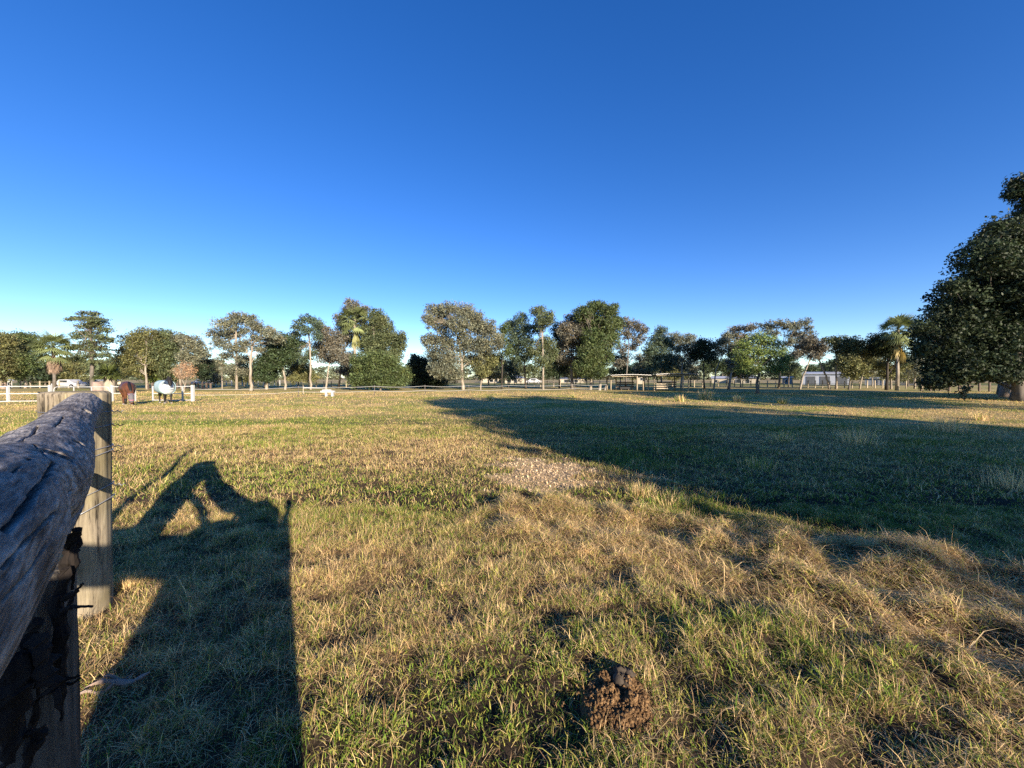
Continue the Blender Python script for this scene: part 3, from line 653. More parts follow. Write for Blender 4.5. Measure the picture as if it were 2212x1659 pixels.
def log_mesh(name, path, radii, nS, nT, disp, holes=(), cracks=(), ends=True, ecc=1.0, seed=3, nz=1.0):
    """a gnarled log swept along a path; holes and cracks are pressed into the surface"""
    path = np.array(path, float); m = len(path)
    seg = np.r_[0, np.cumsum(np.linalg.norm(np.diff(path, axis=0), axis=1))]; Ltot = seg[-1]
    s = np.linspace(0, Ltot, nS)
    def cr(vals):
        vals = np.array(vals, float); out = []
        # Catmull-Rom through the control values
        for q in s:
            i = min(max(np.searchsorted(seg, q)-1, 0), m-2); t = (q-seg[i])/(seg[i+1]-seg[i])
            p0 = vals[max(i-1, 0)]; p1 = vals[i]; p2 = vals[i+1]; p3 = vals[min(i+2, m-1)]
            out.append(.5*((2*p1)+(-p0+p2)*t+(2*p0-5*p1+4*p2-p3)*t*t+(-p0+3*p1-3*p2+p3)*t**3))
        return np.array(out)
    C = cr(path); Rr = cr(radii)
    d = np.gradient(C, axis=0); d /= np.linalg.norm(d, axis=1)[:, None]
    up = np.array([0, 0, 1.0]) if abs(d[:, 2]).mean() < .8 else np.array([0, 1.0, 0])
    rt = np.cross(d, up); rt /= np.linalg.norm(rt, axis=1)[:, None]; uu = np.cross(rt, d)
    th = np.linspace(0, 2*np.pi, nT, endpoint=False)
    SS, TT = np.meshgrid(s, th, indexing='ij')
    n1 = fbm(SS*1.7, np.cos(TT)*1.3+5, seed, 3)-.5+fbm(SS*1.7, np.sin(TT)*1.3+9, seed+4, 3)-.5
    n2 = fbm(SS*2.5, TT*11/np.pi, seed+9, 2)-.5
    ang = np.where(TT > np.pi, 2*np.pi-TT, TT)
    n3 = fbm(SS*9, np.cos(TT)*7, seed+2, 3)-.5+fbm(SS*9, np.sin(TT)*7, seed+3, 3)-.5
    rad = Rr[:, None]*(1+disp*n1)+nz*(.0045*n2+.006*n3)
    V = C[:, None]+(uu[:, None]*np.cos(TT)[..., None]*1.0*ecc+rt[:, None]*np.sin(TT)[..., None])*rad[..., None]
    N_ = (uu[:, None]*np.cos(TT)[..., None]+rt[:, None]*np.sin(TT)[..., None])
    dark = np.zeros(V.shape[:2])
    # image positions pick the surface point facing the camera
    cam = np.array([0, 0, CAM_H]); vis = ((cam-V)*N_).sum(-1) > 0
    px = CX+F*V[..., 0]/np.maximum(V[..., 1], .05); py = HY+F*(CAM_H-V[..., 2])/np.maximum(V[..., 1], .05)
    bad = (~vis) | (V[..., 1] < .1)
    def pick(x, y):
        q = (px-x)**2+(py-y)**2+bad*1e9; i = np.unravel_index(np.argmin(q), q.shape); return V[i]
    D = np.zeros(V.shape[:2])
    for (x, y, r_, dp, el) in holes:
        c = pick(x, y); dv = V-c; 
        g = np.linalg.norm(dv-(dv*d[:, None]).sum(-1)[..., None]*d[:, None]*(1-1/el), axis=-1)
        g = g*(1+.5*(fbm(SS*30, TT*14, 5, 2)-.5))
        k = 1-ss(.5, 1.05, g/r_); rim = np.exp(-((g/r_-1.25)/.28)**2)
        D += dp*k-.010*rim*min(1, dp/.04); dark = np.maximum(dark, ss(.35, .95, k))
    for pts, w, dp in cracks:
        P = [pick(*p) for p in pts]
        for a, b_ in zip(P[:-1], P[1:]):
            ab = b_-a; t = np.clip(((V-a)@ab)/(ab@ab+1e-9), 0, 1); g = np.linalg.norm(V-(a+t[..., None]*ab), axis=-1)
            g = g+w*.9*(fbm(SS*40, TT*20, 8, 2)-.5)
            k = 1-ss(.3, 1., g/w); D += 0; dark = np.maximum(dark, k); D = np.maximum(D, dp*k)
    V = V-N_*D[..., None]
    nV = nS*nT; VV = V.reshape(-1, 3)
    i = np.arange(nS-1)[:, None]; j = np.arange(nT)[None]; j2 = (j+1) % nT
    q = np.stack([i*nT+j, i*nT+j2, (i+1)*nT+j2, (i+1)*nT+j], -1).reshape(-1, 4)
    col3 = np.stack([dark, SS, TT], -1).reshape(-1, 3)
    grain = np.stack([np.sin(TT)*.16+.05*n1, SS, np.cos(TT)*.16+.04*fbm(SS*2, TT, 3)], -1).reshape(-1, 3)
    tris = None; extra = []
    if ends:
        extra = [C[0], C[-1]]; VV = np.vstack([VV, extra]); col3 = np.vstack([col3, [[.2, 0, 0], [.2, 0, 0]]]); grain = np.vstack([grain, [[0, 0, 0], [0, Ltot, 0]]])
        jj = np.arange(nT); j3 = (jj+1) % nT
        tris = np.vstack([np.stack([np.full(nT, nV), j3, jj], 1), np.stack([np.full(nT, nV+1), (nS-1)*nT+jj, (nS-1)*nT+j3], 1)])
    me = mesh_np(name, VV, q, tris, col3, True)
    g = me.attributes.new('grain', 'FLOAT_VECTOR', 'POINT'); g.data.foreach_set('vector', grain.astype(np.float32).ravel())
    return me
PX, PY_ = -3.235, 2.85                          # strainer post
fence_rail = empty('log_rail', (-1.9, 1.6, 0), 'grey weathered log rail with knots and long cracks, ending at the strainer post', 'fence rail')
b0 = np.array([-1.9, 1.6, 0])
path = [(-.15,-.25,1.44),(-.406,.092,1.485),(-.673,.418,1.538),(-.969,.696,1.514),(-1.291,1.002,1.455),(-1.696,1.385,1.452),(-2.111,1.781,1.457),(-2.489,2.169,1.512),(-2.853,2.555,1.558),(-3.02,2.70,1.56)]
radii = [.11,.115,.115,.111,.127,.127,.115,.097,.09,.075]
holes = [(120,980,.042,.055,1.7),(166,957,.020,.035,1.2),(188,888,.028,.030,1.3),(206,905,.018,.02,1.0)]
cracks = [([(112,1000),(96,1030),(70,1065),(45,1100),(5,1150)],.0040,.016),([(135,900),(128,913),(115,922)],.0040,.014),([(79,920),(68,938),(52,946),(41,954)],.0042,.015),
          ([(72,960),(92,985),(108,1002)],.0028,.010),([(0,1230),(60,1160),(110,1110),(150,1060)],.0022,.007),([(0,1300),(50,1240),(90,1180)],.0020,.006),([(20,1020),(60,990)],.0022,.006),([(150,1010),(165,1040),(150,1090)],.0018,.005)]
me = log_mesh('log', [np.array(p) for p in path], radii, 760, 320, .06, holes, cracks)
for v in me.vertices: v.co -= Vector(b0)
link('log', me, MT['log'], fence_rail)

# lower rail hidden behind the log, added to cast the second bar of shadow
lr = empty('shadow_lower_rail', (-1.9, 1.7, 0), 'lower timber rail hidden under the big log, added for its bar of shadow', 'fence rail')
me = log_mesh('shadow_lower_rail', [(-1.40,1.09,1.08),(-1.75,1.42,1.07),(-2.4,2.10,1.07),(-3.05,2.68,1.08)], [.036,.042,.040,.04], 60, 24, .1, seed=21)
for v in me.vertices: v.co -= Vector((-1.9, 1.7, 0))
link('rail', me, MT['log'], lr)

def post_mat():
    m, nt, b, out = newmat('post_timber'); N = nt.nodes.new; L = nt.links.new
    tc = N('ShaderNodeTexCoord'); mp = N('ShaderNodeMapping'); mp.inputs['Scale'].default_value = (22, 22, 1.6)
    n1 = N('ShaderNodeTexNoise'); n1.inputs['Scale'].default_value = 1; n1.inputs['Detail'].default_value = 9; n1.inputs['Roughness'].default_value = .72
    n1.inputs['Distortion'].default_value = .35
    L(tc.outputs['Object'], mp.inputs[0]); L(mp.outputs[0], n1.inputs['Vector'])
    cr = N('ShaderNodeValToRGB'); e = cr.color_ramp.elements
    e[0].position = .37; e[0].color = (.03, .024, .018, 1); e[1].position = .62; e[1].color = (.42, .355, .245, 1); x = e.new(.44); x.color = (.23, .19, .135, 1)
    L(n1.outputs[0], cr.inputs[0])
    n2 = N('ShaderNodeTexNoise'); n2.inputs['Scale'].default_value = 4; n2.inputs['Detail'].default_value = 6; L(tc.outputs['Object'], n2.inputs['Vector'])
    c2 = N('ShaderNodeValToRGB'); e = c2.color_ramp.elements; e[0].position = .35; e[0].color = (.62, .62, .50, 1); e[1].position = .65; e[1].color = (1, 1, 1, 1)
    L(n2.outputs[0], c2.inputs[0])
    mx = N('ShaderNodeMix'); mx.data_type = 'RGBA'; mx.blend_type = 'MULTIPLY'; mx.inputs[0].default_value = 1
    L(cr.outputs[0], mx.inputs[6]); L(c2.outputs[0], mx.inputs[7]); L(mx.outputs[2], b.inputs['Base Color'])
    bp = N('ShaderNodeBump'); bp.inputs['Strength'].default_value = .5; bp.inputs['Distance'].default_value = .006
    L(n1.outputs[0], bp.inputs['Height']); L(bp.outputs[0], b.inputs['Normal'])
    return m
MT['post'] = post_mat()
def round_post(x, y, r0, r1, h, seed, top_round=.02):
    nS, nT = 110, 200; vs = []; z = np.linspace(-.15, h, nS); th = np.linspace(0, 2*np.pi, nT, endpoint=False)
    ZZ, TT = np.meshgrid(z, th, indexing='ij')
    r = r1+(r0-r1)*(ZZ/h)+.012*(fbm(ZZ*1.5, np.cos(TT)*2, seed)-.5)+.010*(fbm(ZZ*.8, TT*6, seed+1, 2)-.5)
    for cang in (1.0, 4.05, 4.6, 5.3, 2.6):
        a = np.abs((TT-cang-.08*(fbm(ZZ*2, ZZ*0, seed+3)-.5)*4+np.pi) % (2*np.pi)-np.pi); r = r-.022*(1-ss(0, .055, a))*ss(.0, .6, ZZ/h)
    edge = ss(h-top_round, h, ZZ); r = r-top_round*edge**2
    V = np.stack([r*np.cos(TT), r*np.sin(TT), ZZ+0*TT], -1).reshape(-1, 3)
    i = np.arange(nS-1)[:, None]; j = np.arange(nT)[None]; j2 = (j+1) % nT
    q = np.stack([i*nT+j, i*nT+j2, (i+1)*nT+j2, (i+1)*nT+j], -1).reshape(-1, 4)
    V = np.vstack([V, [[0, 0, h+.004]]]); jj = np.arange(nT); t = np.stack([np.full(nT, nS*nT), (nS-1)*nT+jj, (nS-1)*nT+(jj+1) % nT], 1)
    return mesh_np('post', V, q, t, None, True)
g0 = float(gh(PX, PY_))
sp = empty('strainer_post', (PX, PY_, g0), 'thick round pale timber strainer post holding the far end of the log rail', 'post')
link('post', round_post(PX, PY_, .185, .170, 1.645-g0, 3), MT['post'], sp)
for k, (z, tl, thick) in enumerate(((1.50, -.02, .0022), (1.36, .06, .0022), (1.20, .06, .003), (1.13, .13, .0034), (.86, .16, .003), (.74, .20, .0036))):
    m = MB(); pts = []
    for i in range(49):
        a = -1.9+i*2*math.pi/48*.92; rr = .186+.004; 
        pts.append((PX+rr*math.cos(a), PY_+rr*math.sin(a), z+tl*.5*math.cos(a-.6)))
    a = pts[-1]; 
    m.tube(pts, thick, 5)
    ww = m.build('wire_wrap', MT['galv'], sp, smooth=True)
    m = MB(); c = np.array([PX+.195*math.cos(.35), PY_+.195*math.sin(.35), z+tl*.45])
    for q in range(7): m.tube([c+np.array([.012*q, .002*q, .008*math.sin(q*2.)]), c+np.array([.012*q+.014, .002*q, .008*math.cos(q*2.)])], .003, 5)
    m.sub('wire_knot', MT['galv' if k % 2 == 0 else 'steel'], ww)

# near post carrying the log, with peeling bark
NX, NY = -1.34, 1.035
g1 = float(gh(NX, NY))
npst = empty('near_post', (NX, NY, g1), 'dark near gatepost with peeling bark strips at the lower left edge of the photo', 'post')
MT['old_post'] = nmat('old_grey_post', (.05,.043,.036), (.20,.18,.15), 5, (7,7,.6), .85, .6, c3=(.12,.105,.085))
link('post', round_post(NX, NY, .105, .10, 1.21-g1, 9), MT['old_post'], npst)
MT['bark_strip'] = nmat('peeling_bark', (.006,.005,.005), (.040,.030,.024), 6, (3,3,.6), .9, .8)
def strip(pts, w, th=.012, lab=None, name='bark_strip'):
    m = MB(); pts = [np.array(p, float) for p in pts]; n = len(pts)
    # an irregular tapering slab following the points
    L_ = []; 
    P2 = []
    for i in range(n-1):
        for k in range(5): P2.append(pts[i]*(1-k/5)+pts[i+1]*k/5)
    P2.append(pts[-1]); rr = []
    for i, p in enumerate(P2):
        t = i/(len(P2)-1); rr.append(max(.003, w*(.55+.45*math.sin(math.pi*min(1, t*1.15+.1)))*(1-t**3*.8)*random.uniform(.75, 1.2)))
    m.tube([p+rng.normal(size=3)*min(.004, w*.16) for p in P2], rr, 8, jit=.5)
    m.build(name, MT['bark_strip'], npst, label=lab)
for D_, pts, w in ((1.06,[(163,1145),(142,1195),(129,1250),(136,1288)],13),(1.05,[(150,1180),(153,1230),(146,1278)],7),(1.0,[(128,1300),(150,1286),(173,1263)],6),(.98,[(122,1323),(150,1316),(191,1315)],5),
               (1.0,[(100,1466),(130,1476),(159,1470)],6),(1.01,[(103,1484),(140,1486),(161,1474)],4),(.93,[(62,1385),(78,1440),(100,1500),(118,1540)],20),(1.0,[(112,1290),(120,1400),(124,1500),(116,1570)],13),
               (.95,[(15,1545),(50,1532),(82,1510)],6),(.92,[(-10,1590),(40,1600),(80,1580)],10),(.95,[(80,1590),(52,1640),(20,1710)],13),(.90,[(5,1420),(15,1500),(0,1600),(-10,1700)],36),
               (.95,[(66,1350),(42,1420),(28,1500)],18),(1.02,[(135,1230),(118,1300),(108,1380)],12),(.96,[(40,1640),(60,1560),(70,1490)],8),(1.0,[(150,1290),(140,1310),(128,1340)],4)):
    strip([at(x_, y_, D_) for x_, y_ in pts], w*D_/F)

# fallen bark on the ground by the near post
for (px, py, dx, dy, w) in ((170,1520,.26,.10,.018),(150,1540,.12,.08,.014),(205,1500,.15,.03,.010)):
    D = dep(py); a = at(px, py, D); a[2] = float(gh(a[0], a[1]))+.03
    m = MB(); pts = [a+np.array([dx*t, dy*t, .02*math.sin(t*7)]) for t in np.linspace(0, 1, 9)]
    m.tube(pts, [w*random.uniform(.5, 1)*(1-.6*abs(2*t-1)**2) for t in np.linspace(0, 1, 9)], 7, jit=.4)
    o = m.build('fallen_bark', MT['bark_pink']); tag(o, {170:'longest reddish strip of fallen bark in the grass beside the near gatepost',150:'short strip of fallen bark nearest the near gatepost',205:'thin strip of fallen bark lying farther right in the grass by the gatepost'}[px], 'bark', 'fallen bark by the gatepost')

# thin unseen upright, added to lay a shadow beyond the post (stands left of the frame)
x, y = AL(2.2, -1.78); t = empty('shadow_stake', (x, y, float(gh(x, y))), 'slender crooked stake added out of view left of the strainer post for its thin shadow', 'stake')
m = MB(); m.tube([(x+.04*math.sin(k*1.9), y, k*.29-.1) for k in range(11)], [.06,.06,.055,.06,.05,.055,.045,.06,.045,.05,.035], 8, jit=.3); m.build('stake', MT['old_rail'], t)

x, y = AL(-.65, -.665); g2 = float(gh(x, y)); t = empty('gatepost', (x, y, g2), 'broad old slab post added unseen behind the camera to widen the cast shadow', 'post')  # unseen slab, added to widen the dark shadow on the left
m = MB(); m.box((x, y, g2+.83), (.40, .14, 1.88), rz=math.atan2(RA[1], RA[0])); m.build('post', MT['old_rail'], t, bevel=.02)
t = empty('shadow_rail', (x, y, 0), 'short crooked rail added unseen behind the camera for its band of shadow', 'fence rail')
m = MB(); pts = [(*AL(-.62, l), z) for l, z in ((-.55,1.54),(-.85,1.58),(-1.15,1.67),(-1.45,1.80),(-1.75,1.88))]; m.tube(pts, [.15,.17,.15,.13,.08], 10, jit=.15); m.build('rail', MT['old_rail'], t)  # unseen rail, added to throw a dark band over post and grass

# ---------------- dung heap ----------------
DX, DY = .575, 2.05
def lump_cloud(n, cfun, smin, smax):
    m = MB()
    for i in range(n):
        c = cfun(i); s = random.uniform(smin, smax); k = len(m.v); m.sphere(c, (s*random.uniform(.7,1.3), s*random.uniform(.7,1.3), s*random.uniform(.6,1.2)), 6, 4)
        for j in range(k, len(m.v)):
            v = m.v[j]; m.v[j] = tuple(v[q]+random.uniform(-.35, .35)*s for q in range(3))
    return m
MT['dung'] = nmat('crumbly_dung', (.08,.042,.018), (.42,.26,.12), 45, rough=.95, bump=1, dist=.01, c3=(.20,.115,.05))
MT['dung_dark'] = nmat('dark_dung', (.05,.038,.026), (.11,.085,.06), 25, rough=.75, bump=.8, dist=.008)
gd = float(gh(DX, DY)); dh = empty('dung_heap', (DX, DY, gd), 'crumbly brown heap of horse dung in the grass at the bottom of the photo', 'dung')
def hf(x, y):
    r = math.hypot(x/.17, y/.19); a = float(fbm(np.array(x*19+3), np.array(y*19), 71, 3)**1.6*1.5)
    return max(0, 1-r**2.4)*(.008+.075*a)+.02*max(0, .35-abs(r-.75))
def cf(i):
    while 1:
        x, y = random.uniform(-.19, .19), random.uniform(-.21, .21)
        if math.hypot(x/.185, y/.205) < 1+.25*random.uniform(-1, .5): break
    return (DX+x, DY+y, gd+hf(x, y)*random.uniform(.8, 1.15)+.004)
_m = lump_cloud(1700, cf, .003, .011); _l = lump_cloud(110, lambda i: (DX+random.gauss(0,.13), DY+random.gauss(0,.14), gd+.008+random.uniform(0,.012)), .003, .007); _m.add(_l.v, _l.f); _m.build('crumbs', MT['dung'], dh)
m = MB(); n = 40; vs = []; 
for j in range(n+1):
    for i in range(n+1):
        x = (i/n-.5)*.42; y = (j/n-.5)*.46; r = math.hypot(x/.18, y/.2); vs.append((DX+x, DY+y, gd+hf(x, y)+(.0 if r < 1 else -.04*(r-1)*5)))
m.add(vs, [(j*(n+1)+i, j*(n+1)+i+1, (j+1)*(n+1)+i+1, (j+1)*(n+1)+i) for j in range(n) for i in range(n)]); m.build('mound', MT['dung'], dh)
for (ox, oy, sx) in ((.045,.115,.038),(.085,.10,.034),(.02,.06,.036),(.06,.045,.03)):
    m = lump_cloud(1, lambda i: (DX+ox, DY+oy, gd+.048), sx, sx); m.sphere((DX+ox, DY+oy, gd+.048), (sx, sx*1.15, sx*.95), 12, 8); m.build('dung_ball', MT['dung_dark'], dh, smooth=True)
m = lump_cloud(70, lambda i: (DX-.155+random.gauss(0,.018), DY-.17+random.gauss(0,.018), gd+.02+random.uniform(0,.03)), .004, .011)
o = m.build('dung_crumb', MT['dung']); tag(o, 'small separate brown crumb pile just left of the dung heap', 'dung')

# ---------------- photographer (behind the camera; only the shadow is in the picture) ----------------
MT['jacket'] = nmat('dark_jacket', (.03,.035,.05), (.05,.055,.075), 12); MT['skin'] = nmat('skin', (.42,.26,.19), (.50,.32,.24), 8, rough=.55)
MT['hair'] = nmat('brown_hair', (.05,.03,.02), (.10,.065,.04), 30); MT['jeans'] = nmat('blue_jeans', (.04,.06,.11), (.07,.10,.17), 20)
al0, la0 = -.42, -.22; KP = 1.07
def PW(f, l, z):
    x, y = AL(al0+f, la0+l); return np.array([x, y, z*1.065 if z < 1.9 else z])
px_, py_ = AL(al0, la0); pr = empty('person', (px_, py_, float(gh(px_, py_))), 'standing person in a dark jacket behind the camera, holding up a phone', 'person')
m = MB()
m.tube([PW(0,0,.92), PW(0,0,1.08), PW(.01,0,1.25), PW(0,0,1.40)], [.165,.165,.18,.15], 12)
for s in (-1, 1):
    m.tube([PW(0,s*.10,.92), PW(0,s*.13,1.25), PW(-.01,s*.17,1.41)], [.13,.13,.085], 10)
    m.tube([PW(0,s*.12,.95), PW(.01,s*.13,.5), PW(-.02,s*.14,.09)], [.115,.08,.05], 10)
    m.tube([PW(-.05,s*.14,.06), PW(.08,s*.145,.05), PW(.18,s*.15,.035)], [.045,.045,.03], 8)
m.tube([PW(0,0,1.40), PW(.01,0,1.50), PW(.02,.0,1.56)], [.08,.06,.06], 10)
m.tube([PW(.02,0,1.57), PW(.03,0,1.64), PW(.02,0,1.70)], [.07,.092,.085], 10); m.sphere(PW(.02,0,1.68), .095)
m.sphere(PW(.115,0,1.625), (.018,.018,.022), 6, 5)
for s in (-1, 1): m.sphere(PW(.02, s*.092, 1.64), (.015,.015,.03), 6, 5)
KP = 1.0
m.tube([PW(0,.12,1.50), PW(.03,.20,1.40), PW(.08,.23,1.24)], [.10,.095,.080], 9); m.tube([PW(.08,.23,1.22), PW(.22,.245,1.42), PW(.31,.255,1.56)], [.07,.058,.042], 9)
m.tube([PW(.30,.28,1.55), PW(.315,.285,1.62)], [.035,.036], 8)
m.tube([PW(0,-.12,1.48), PW(.06,-.22,1.42), PW(.12,-.24,1.34)], [.09,.08,.075], 9); m.tube([PW(.12,-.24,1.34), PW(.24,-.16,1.38), PW(.32,-.06,1.44)], [.075,.05,.035], 9); m.tube([PW(.32,-.06,1.44), PW(.35,-.02,1.46)], [.034,.034], 8)
for s in (-1, 1): m.tube([PW(0,s*.12,.30), PW(0,s*.12,.7), PW(0,s*.12,1.0), PW(0,s*.13,1.25)], [.18,.18,.17,.15], 12)
body = m.build('body', MT['jacket'], pr, remesh=.018)
m = MB()
for k in range(4):
    z = 1.60+.026*k; m.tube([PW(.315,.295,z), PW(.335,.335,z+.012), PW(.355,.342,z+.02), PW(.372,.31,z+.02)], [.010,.0095,.009,.007], 7)
m.tube([PW(.31,.27,1.60), PW(.33,.245,1.63), PW(.35,.25,1.67)], [.012,.011,.008], 7)
m.build('hand', MT['skin'], pr, smooth=True)
KP = 1.07; m = MB(); m.sphere(PW(-.0,0,1.68), (.102,.102,.085)); m.sphere(PW(-.05,0,1.62), (.08,.08,.10)); m.build('hair', MT['hair'], pr, smooth=True)
m = MB(); m.tube([PW(.01,.0,1.735), PW(.01,0,1.745)], [.185,.175], 24); m.tube([PW(0,0,1.74), PW(0,0,1.80), PW(0,0,1.85)], [.105,.10,.08], 16); m.build('hat', MT['old_rail'], pr, smooth=True); KP = 1.0
KP = 1.0; bx, by = PW(-.22,-.03,0)[:2]; bpk = empty('backpack', (bx, by, 1.2), 'tall dark bag added unseen behind the person to fill out the cast shadow', 'backpack'); m = MB(); m.box((bx, by, 1.56), (.46,.24,.72), rz=math.atan2(RA[1], RA[0])); m.build('bag', MT['jacket'], bpk, bevel=.06); m = MB(); m.tube([PW(-.12,.1,1.85), PW(.02,.12,1.60), PW(-.10,.12,1.25)], .02, 6); m.build('strap', MT['black_rub'], bpk)  # unseen bag, added to close gaps in the cast shadow
ph = empty('phone', tuple(PW(.37,.295,1.60)), 'black phone held upright in the right hand behind the camera', 'phone')
m = MB(); c = PW(.365,.295,1.665); m.box(c, (.075,.009,.15), rz=math.atan2(RA[1], RA[0])); m.build('case', MT['black_rub'], ph, bevel=.003)
# ---------------- animals ----------------
MT['bay'] = nmat('bay_coat', (.10,.040,.020), (.17,.065,.030), 4, rough=.5); MT['blk'] = nmat('black_points', (.012,.011,.011), (.03,.026,.024), 6, rough=.55)
MT['mask'] = nmat('grey_fly_mask', (.13,.12,.13), (.2,.19,.2), 40, rough=.9); MT['pink'] = nmat('pink_trim', (.65,.20,.30), (.75,.28,.38), 5)
MT['rug_w'] = nmat('white_rug', (.66,.70,.70), (.78,.80,.79), 3, rough=.8, bump=.3, dist=.03); MT['rug_b'] = nmat('pale_blue_rug', (.42,.60,.62), (.55,.71,.72), 3, rough=.8, bump=.3, dist=.03)
MT['strap'] = nmat('dark_strap', (.02,.02,.03), (.04,.04,.05), 5); MT['navy'] = nmat('navy_neck_rug', (.03,.05,.09), (.05,.08,.13), 6)
MT['hoof'] = nmat('hoof', (.10,.08,.07), (.45,.42,.38), 3)
def horse(name, label, px, py, yaw, grazing, coat, leg):
    D = dep(py); x0, y0 = (px-CX)/F*D, D; z0 = float(gh(x0, y0))
    t = empty(name, (x0, y0, z0), label, 'horse')
    cy, sy = math.cos(yaw), math.sin(yaw)
    def W(f, s, z):                        # f forward, s to the horse's left
        return np.array([x0+f*cy-s*sy, y0+f*sy+s*cy, z0+z])
    m = MB()
    m.tube([W(-.85,0,1.10), W(-.62,0,1.13), W(-.3,0,1.06), W(.1,0,1.03), W(.42,0,1.08), W(.66,0,1.12)], [.20,.325,.36,.36,.32,.20], 16)
    for s in (-1, 1):
        m.tube([W(-.66,s*.15,1.10), W(-.60,s*.17,.82), W(-.56,s*.16,.66)], [.24,.16,.10], 12)          # haunch to stifle
        m.tube([W(-.56,s*.16,.68), W(-.74,s*.15,.48), W(-.70,s*.15,.44), W(-.70,s*.15,.14), W(-.64,s*.15,.03)], [.10,.065,.058,.042,.062], 10)
        fo = .12 if s > 0 else -.06
        m.tube([W(.50,s*.15,1.00), W(.52,s*.15,.72), W(.52+fo*.5,s*.15,.45), W(.52+fo*.8,s*.15,.14), W(.56+fo,s*.15,.03)], [.17,.10,.062,.042,.060], 10)
    if grazing:
        m.tube([W(.55,0,1.10), W(.85,.02,.86), W(1.08,.04,.60)], [.24,.17,.125], 12)
        m.tube([W(1.05,.04,.62), W(1.13,.04,.42), W(1.20,.05,.14)], [.135,.12,.07], 12)
        ears = [(W(1.03,.10,.72), W(1.05,.14,.84)), (W(1.03,-.03,.72), W(1.05,-.06,.84))]
    else:
        m.tube([W(.50,0,1.15), W(.72,0,1.42), W(.84,0,1.62)], [.24,.17,.12], 12)
        m.tube([W(.84,0,1.66), W(1.02,0,1.47), W(1.17,0,1.17)], [.125,.115,.075], 12)
        ears = [(W(.82,.07,1.74), W(.83,.11,1.90)), (W(.82,-.07,1.74), W(.83,-.11,1.90))]
    for a, b in ears: m.tube([a, (a+b)/2, b], [.035,.03,.008], 6)
    body = m.build('body', coat, t, remesh=.028)
    # darker lower legs and mane and tail
    m = MB()
    m.tube([W(-1.0,0,1.12), W(-1.10,0,.9), W(-1.10,0,.45)], [.05,.09,.03], 8); m.build('tail', MT['blk'], t, smooth=True)
    m = MB()
    mp = [W(.45,0,1.40), W(.72,.0,1.20), W(.95,.03,.93), W(1.05,.04,.76)] if grazing else [W(.45,0,1.42), W(.64,0,1.56), W(.78,0,1.76)]
    m.tube(mp, [.05,.09,.07,.04] if grazing else [.05,.07,.05], 8); m.build('mane', MT['blk'], t, smooth=True)
    for f in (-.64, None):
        for s in (-1, 1):
            ff = -.64 if f else .56+(.12 if s > 0 else -.06)
            m = MB(); m.tube([W(ff,s*.15,.0), W(ff-.01,s*.15,.07)], [.068,.05], 10); m.build('hoof', MT['hoof'], t)
    return t, W
h1, W1 = horse('horse', 'brown bay horse grazing head down in a grey fly mask, facing the camera', 276, 877, R(-40), True, MT['bay'], None)
m = MB(); m.tube([W1(1.03,.04,.70), W1(1.12,.04,.45), W1(1.185,.05,.20)], [.150,.132,.088], 14); mk = m.build('fly_mask', MT['mask'], h1, smooth=True)
m = MB(); m.tube([W1(1.02,-.1,.72), W1(1.14,-.06,.69), W1(1.17,.04,.66), W1(1.14,.14,.69), W1(1.02,.18,.72)], .018, 6)
m.sub('mask_trim', MT['pink'], mk); m = MB(); m.tube([W1(1.12,-.09,.36), W1(1.25,-.03,.345), W1(1.265,.04,.34), W1(1.25,.11,.345), W1(1.12,.17,.36)], .017, 6); m.sub('mask_trim', MT['pink'], mk)
for s in (-1, 1):
    m = MB(); a = W1(.56+(.12 if s > 0 else -.06), s*.15, .05); m.tube([W1(.54+(.10 if s > 0 else -.05), s*.15, .42), W1(.55+(.11 if s > 0 else -.05), s*.15, .10)], [.068,.050], 10); m.build('dark_stocking', MT['blk'], h1, smooth=True)
h2, W2 = horse('horse', 'black horse standing in a white and pale blue rug beside the white fence panel', 357, 872, R(-36), False, MT['blk'], None)
m = MB()
def rugring(f, w, zt, zb, n=22):
    return [W2(f, w*math.cos(a), (zt+zb)/2+(zt-zb)/2*math.copysign(abs(math.sin(a))**.75, math.sin(a))) for a in np.linspace(-.95*math.pi/2+math.pi*0, math.pi*1.5-.12, n)][:n]
fs = [(-1.02,.28,1.40,.95),(-.9,.40,1.52,.72),(-.6,.45,1.52,.62),(-.2,.44,1.46,.60),(.2,.44,1.46,.60),(.5,.44,1.52,.60),(.72,.36,1.50,.60)]
vs = []; n = 22
for f in fs: vs += rugring(*f)
m.add(vs, [(i*n+k, i*n+k+1, (i+1)*n+k+1, (i+1)*n+k) for i in range(len(fs)-1) for k in range(n-1)])
o = m.build('rug_side', MT['rug_b'], h2, smooth=True); md = o.modifiers.new('s', 'SOLIDIFY'); md.thickness = .02
m = MB(); m.tube([W2(.52,0,.66), W2(.54,0,.90), W2(.54,0,1.12), W2(.54,0,1.32)], [.26,.34,.34,.27], 16); rc = m.build('rug_chest', MT['rug_w'], h2, smooth=True)
m = MB(); m.tube([W2(.58,0,1.26), W2(.72,0,1.42), W2(.79,0,1.52)], [.275,.20,.16], 14); m.build('neck_rug', MT['navy'], h2, smooth=True)
for z in (1.05, .92):
    m = MB(); m.tube([W2(.76,-.24,z), W2(.88,-.08,z-.02), W2(.885,.08,z-.02), W2(.76,.24,z)], .022, 6); m.sub('strap', MT['strap'], rc)

